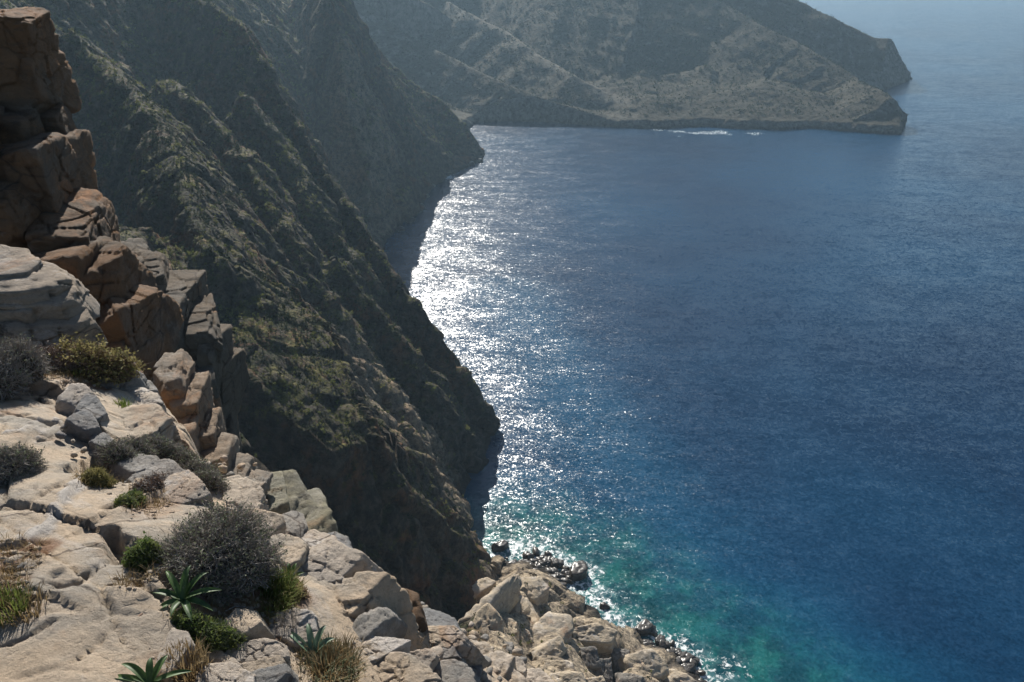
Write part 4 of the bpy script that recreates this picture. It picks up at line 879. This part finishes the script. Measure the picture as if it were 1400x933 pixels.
# ------------------------------------------------------------------ slabs of the spur above the beach
SHORE = [
    ([(612, 866), (640, 838), (700, 786), (707, 796), (690, 832), (676, 836), (655, 850), (636, 876)], 127, 9, (.12, -.12), M_SHORE, 'longest pale slab ridge pointing at the beach'),
    ([(699, 792), (708, 788), (712, 797), (690, 838), (680, 838)], 129, 6, (.5, .0), M_GREY, 'narrow grey streaked flank of the longest slab ridge'),
    ([(652, 844), (667, 828), (684, 846), (684, 860), (668, 878), (656, 874)], 119, 8, (.1, -.4), M_SHORE, 'brown pitted block under the longest slab ridge'),
    ([(701, 831), (717, 814), (738, 846), (735, 854), (719, 861), (703, 844)], 127, 8, (.25, -.15), M_SHORE, 'broad sunlit slab in the middle of the shore spur'),
    ([(692, 846), (704, 848), (706, 870), (692, 868)], 121, 7, (-.1, -.3), M_SHORE, 'tall narrow block left of the broad sunlit slab foot'),
    ([(708, 858), (722, 862), (728, 876), (712, 872)], 120, 6, (.1, -.3), M_SHORE, 'small block below the broad sunlit slab'),
    ([(716, 792), (742, 790), (748, 800), (733, 815), (723, 811)], 141, 6, (.2, -.1), M_SHORE, 'rounded beige block nearest the dark beach boulders'),
    ([(736, 856), (757, 836), (778, 846), (779, 870), (762, 880), (739, 873)], 126, 9, (.25, -.2), M_SHORE, 'orange streaked buttress above the pebble cove'),
    ([(737, 884), (762, 873), (774, 886), (758, 903), (739, 903)], 121, 8, (.25, -.3), M_SHORE, 'pale buttress below the orange streaked one'),
    ([(688, 878), (701, 880), (697, 896), (686, 893)], 112, 6, (.2, .0), M_GREY, 'white grey block standing in the dark hollow'),
    ([(783, 861), (819, 853), (839, 860), (833, 877), (791, 872)], 131, 6, (.1, -.3), M_SHORE, 'reddish rounded rock above the green patch'),
    ([(834, 887), (858, 889), (857, 912), (843, 914)], 127, 9, (.0, -.5), M_GREY, 'dark upright fluted rock near the surf'),
    ([(797, 886), (814, 885), (820, 909), (800, 910)], 123, 8, (.0, -.5), M_GREY, 'dark rounded rock right of the green patch'),
    ([(816, 905), (834, 902), (836, 930), (818, 932)], 121, 8, (.0, -.5), M_GREY, 'dark cleft rock below the fluted one'),
    ([(860, 899), (891, 890), (902, 898), (912, 916), (894, 924), (867, 923)], 127, 7, (.2, -.3), M_SHORE, 'orange spotted block right of the fluted rock'),
    ([(911, 920), (922, 916), (948, 928), (942, 942), (912, 942)], 126, 6, (.2, -.3), M_SHORE, 'last pale block at the bottom edge beside the surf'),
    ([(747, 904), (779, 903), (782, 916), (750, 918)], 118, 6, (.1, -.3), M_RUSTS if False else M_SHORE, 'flat reddish block left of the green patch'),
    ([(752, 922), (790, 918), (800, 940), (755, 945)], 114, 7, (.1, -.3), M_SHORE, 'pale block at the bottom edge below the flat reddish one'),
    ([(850, 922), (876, 924), (884, 945), (850, 945)], 122, 7, (.0, -.4), M_GREY, 'dark block at the bottom edge left of the last pale one'),
    ([(640, 800), (668, 789), (676, 796), (650, 812)], 140, 4, (.2, .0), M_SHORE, 'reddish flat rock at the back of the beach'),
    ([(800, 930), (822, 926), (832, 948), (806, 950)], 119, 7, (.0, -.4), M_SHORE, 'pale brown block at the bottom edge under the dark rounded rock'),
]
def TH(u, v):
    d = ray(u, v); ts = np.arange(90, 215, .4); p = CAM + d * ts[:, None]; h, _ = land_height(p[:, 0], p[:, 1]); j = int(np.argmax(p[:, 2] < h)); return ts[j] if j else ts[-1]
for i, (px, Y, th, tilt, m_, lab) in enumerate(SHORE):
    uc = sum(p[0] for p in px) / len(px); vc = sum(p[1] for p in px) / len(px); d = ray(uc, vc)
    VF, c = top_rock(px, TH(uc, vc) - 2.6, th * 1.1, tilt, 5, 200 + i, .045, flare=(-.05, .2))
    add_rock(VF, M_SHORE if m_ is M_SHORE else M_SHOREG, lab, 'rock', name='shore_rock')
# ------------------------------------------------------------------ boulders along the waterline
rs = np.random.default_rng(33)
def water_rock(u, v, size, seed, flat=.7):
    p = PZ(u, v); r = size
    return free_rock(p + [0, 0, r * .12], (r, r * rs.uniform(.6, .95), r * flat), seed, 3 if size < 1.6 else 4, 9, .06)
named = [((684, 749), 2.6, 'dark boulder standing alone in the foam above the beach'), ((668, 778), 2.4, 'dark boulder at the left end of the beach beside the cliff foot'), ((790, 785), 3.0, 'blackish boulder at the outer point of the boulder field'),
         ((724, 762), 1.5, 'pointed dark rock awash near the middle of the surf'), ((733, 756), 1.4, 'leaning dark rock right of the pointed one in the surf'), ((826, 830), 1.4, 'lone small dark rock in the clear turquoise water'),
         ((770, 812), 1.8, 'dark rounded rock at the edge of the pale pebble cove'), ((881, 862), 2.2, 'reddish awash rock with foam on its right'), ((641, 790), 2.2, 'brown rock wedged between cliff foot and beach')]
for i, ((u, v), s_, lab) in enumerate(named): add_rock(water_rock(u, v, s_, 4000 + i), M_WET, lab, 'boulder', name='shore_boulder')
fields = [((735, 772), 34, 8, 46, 'dark wet boulder off the beach point', 'boulders of the beach point'), ((765, 790), 22, 12, 34, 'dark wet boulder off the beach point', 'boulders of the beach point'),
          ((700, 782), 22, 6, 16, 'dark stone strewn on the beach', 'stones of the beach'), ((915, 890), 26, 12, 30, 'dark surf stone of the foreland', 'surf stones of the foreland'),
          ((945, 912), 24, 14, 26, 'dark surf stone of the foreland', 'surf stones of the foreland'), ((880, 880), 16, 6, 12, 'dark surf stone of the foreland', 'surf stones of the foreland')]
q = 0
for (u, v), su, sv, n, lab, grp in fields:
    for j in range(n):
        a = rs.normal(); uu = u + a * su * .6; vv = v + rs.normal() * sv * .6 + (a * su * .6 * .7 if v > 850 else 0)
        sz = rs.uniform(.5, 1.7); big = 'large' if sz > 1.35 else 'middling' if sz > .9 else 'small'
        side = 'on the seaward side' if vv < v - sv * .25 else 'on the landward side' if vv > v + sv * .25 else 'in the middle'
        l2 = '%s %s, %s, %s half' % (big, lab, side, 'left' if uu < u else 'right')
        add_rock(water_rock(uu, vv, sz, 5000 + q), M_WET, l2, 'stone', grp, 'shore_stone'); q += 1
for j, (u, v, s_) in enumerate([(600, 236, 3.5), (606, 243, 3), (590, 256, 3), (583, 270, 3), (575, 285, 3.5), (560, 303, 3.5), (548, 315, 3), (612, 238, 2.5), (645, 226, 3), (655, 221, 3)]):
    add_rock(water_rock(u, v, s_, 6000 + j), M_WET, 'dark rock at the waterline of the inner bay below the tall cliff', 'rock', 'rocks along the inner bay', 'shore_stone')

# ------------------------------------------------------------------ scrub and grass clinging to the cliffs
def scatter():
    rs = np.random.default_rng(77); n, m = Z1.shape
    X, Y = P1[..., 0], P1[..., 1]; dens = sstep(.40, .75, np.abs(N1[..., 2]) + .5 * fbm(X / 9, Y / 9, Z1 / 9, 3)) * (Z1 > 6) * (1 - pale_mask(X, Y, Z1) * .9)
    D = P1 - CAM; fwd = D[..., 1] * CP - D[..., 2] * SP; up = D[..., 1] * SP + D[..., 2] * CP; u = 700 + FP * D[..., 0] / fwd; v = 466 - FP * up / fwd
    vis = (u > -60) & (u < 1000) & (v > -40) & (v < 960) & (fwd > 60) & ((D * N1).sum(-1) < 0)
    rr = np.hypot(X, Y)
    area = np.gradient(r1)[:, None] * rr * np.abs(np.gradient(az1))[None, :] / np.clip(N1[..., 2], .3, 1)
    w_ = (dens * vis * area * np.clip(260 / rr, .35, 1.6)).ravel(); w_ /= w_.sum()
    idx = rs.choice(n * m, 20000, p=w_); B = P1.reshape(-1, 3)[idx]; Nn = N1.reshape(-1, 3)[idx]; d = np.linalg.norm(B - CAM, axis=1)
    size = rs.uniform(.2, .62, len(B)) * np.clip(d / 220, .6, 1.5) * (1 + (rs.random(len(B)) < .06) * .9)
    k = 13; T = []
    for q in range(k):
        o = rs.normal(size=B.shape); o /= np.linalg.norm(o, axis=1, keepdims=True); o = o * rs.uniform(.2, .8, (len(B), 1)) + Nn * .3 + np.array([0, 0, .35])
        c = B + o * size[:, None]; a = rs.normal(size=B.shape); a /= np.linalg.norm(a, axis=1, keepdims=True); b = np.cross(a, rs.normal(size=B.shape)); b /= np.linalg.norm(b, axis=1, keepdims=True)
        s = size[:, None] * .55; T.append(np.stack([c - b * s * .6, c + b * s * .6, c + a * s], 1))
    T = np.stack(T, 1)  # bush, leaf, 3, 3
    gmask = fbm(B[:, 0] / 14, B[:, 1] / 14, B[:, 2] / 14, 3) + .5 * (Nn[:, 2] - .62) + rs.normal(0, .12, len(B)) > .12
    for nm, mk, mt, lab in (('cliff_scrub', ~gmask, M_SCRUB, 'dark green scrub dotted over the steep cliffs'), ('cliff_grass', gmask, M_SCRUBY, 'yellow green grass and cushions on the sunlit shoulders of the cliffs')):
        V = T[mk].reshape(-1, 3); o = make_mesh(nm, V, np.arange(len(V), dtype=np.int32).reshape(-1, 3), mt, smooth=False); tag(o, lab, kind='stuff')
scatter()
def far_scrub():
    rs = np.random.default_rng(78); n, m = Z2.shape
    D = P2 - CAM; rr = np.hypot(P2[..., 0], P2[..., 1]); fwd = D[..., 1] * CP - D[..., 2] * SP; up = D[..., 1] * SP + D[..., 2] * CP; v = 466 - FP * up / fwd
    w_ = ((Z2 > 8) & (v > -30) & (rr < 1060)).astype(float) * rr * (.8 + .5 * sstep(-.2, .3, fbm(P2[..., 0] / 40, P2[..., 1] / 40, Z2 / 40, 3))) * np.gradient(r2)[:, None]; w_ = w_.ravel(); w_ /= w_.sum()
    idx = rs.choice(n * m, 12000, p=w_); B = P2.reshape(-1, 3)[idx]; size = rs.uniform(.6, 1.5, len(B))[:, None]; T = []
    for q in range(6):
        o = rs.normal(size=B.shape) * .5; o[:, 2] = abs(o[:, 2]); c = B + o * size; a = rs.normal(size=B.shape); a /= np.linalg.norm(a, axis=1, keepdims=True); b = np.cross(a, rs.normal(size=B.shape)); b /= np.linalg.norm(b, axis=1, keepdims=True)
        T.append(np.stack([c - b * size * .5, c + b * size * .5, c + a * size * .8], 1))
    V = np.stack(T, 1).reshape(-1, 3); tag(make_mesh('hill_scrub', V, np.arange(len(V), dtype=np.int32).reshape(-1, 3), M_SCRUB, smooth=False), 'dark scrub dotted over the far headland', kind='stuff')
far_scrub()
def green_patch():
    rs = np.random.default_rng(80); V = []; F = []; o = 0
    for (u, v, Y, rad) in ((760, 888, 128, 2.2), (776, 880, 129, 2.6), (768, 902, 124, 2.4), (788, 908, 123, 2.4), (746, 915, 119, 1.6), (785, 925, 120, 2.2), (700, 866, 123, 1.2), (640, 822, 140, 1.5)):
        d = ray(u, v); c = CAM + d * (Y / d[1]); a, b = blades(c - [0, 0, .6], rad, 700, .9, .12, rs, 1.0); V.append(a); F.append(b + o); o += len(a)
    tag(make_mesh('shore_grass', np.concatenate(V), np.concatenate(F), M_GRASS, smooth=False), 'bright green patches of plants between the shore rocks', kind='stuff')
green_patch()

def litter():
    rs = np.random.default_rng(91); spots = [(300, 860, 60, 26), (130, 655, 26, 10), (15, 800, 20, 36), (60, 512, 30, 10), (105, 520, 34, 10), (240, 650, 50, 14), (200, 690, 30, 16), (345, 840, 50, 14), (455, 915, 50, 24), (190, 800, 26, 14), (560, 900, 70, 24), (262, 900, 34, 20), (30, 765, 24, 20)]
    P = []
    for u, v, su, sv in spots:
        for j in range(150): 
            uu, vv = u + rs.normal() * su * .6, v + rs.normal() * sv * .6; P.append(PT(uu, vv, TL(uu, vv)))
    P = np.array(P); P[:, 2] = ledge_z(P[:, 0], P[:, 1])
    D, FI = ico(1); n = len(P); r = rs.uniform(.006, .024, n) * (rs.random(n) ** .6 + .3)
    V = (P[:, None] + D[None] * (r[:, None, None]) * rs.uniform(.6, 1.2, (n, len(D), 1)) * np.array([1, 1, .6])).reshape(-1, 3)
    F = (FI[None] + (np.arange(n) * len(D))[:, None, None]).reshape(-1, 3).astype(np.int32)
    tag(make_mesh('gravel', V, F, M_ROCK, smooth=False), 'grit and small gravel gathered in the hollows of the ledge', kind='stuff')
    Vs, Fs, o = [], [], 0
    for c in P[rs.random(n) < .3]:
        a, b = blades(c, .035, int(rs.integers(4, 12)), rs.uniform(.03, .10), .004, rs, 1.2); Vs.append(a); Fs.append(b + o); o += len(a)
    tag(make_mesh('dry_litter', np.concatenate(Vs), np.concatenate(Fs), M_STRAW, smooth=False), 'dry grass and litter in the cracks of the ledge', kind='stuff')
litter()
# ------------------------------------------------------------------ sea haze
def haze():
    x0, x1, y0, y1, z0, z1 = -9500, 9500, -9500, 9500, -8, 230
    V = [(x0, y0, z0), (x1, y0, z0), (x1, y1, z0), (x0, y1, z0), (x0, y0, z1), (x1, y0, z1), (x1, y1, z1), (x0, y1, z1)]
    F = [(0, 3, 2, 1), (4, 5, 6, 7), (0, 1, 5, 4), (1, 2, 6, 5), (2, 3, 7, 6), (3, 0, 4, 7)]
    m = bpy.data.materials.new('sea_haze'); m.use_nodes = True; t = m.node_tree
    t.nodes.remove(t.nodes['Principled BSDF']); v = t.nodes.new('ShaderNodeVolumePrincipled')
    v.inputs['Color'].default_value = (.55, .80, 1.0, 1); v.inputs['Density'].default_value = HAZE_D; v.inputs['Anisotropy'].default_value = .35
    t.links.new(v.outputs[0], t.nodes['Material Output'].inputs['Volume'])
    tag(make_mesh('haze', V, F, m, smooth=False), kind='stuff')
HAZE_D = .00014
haze()
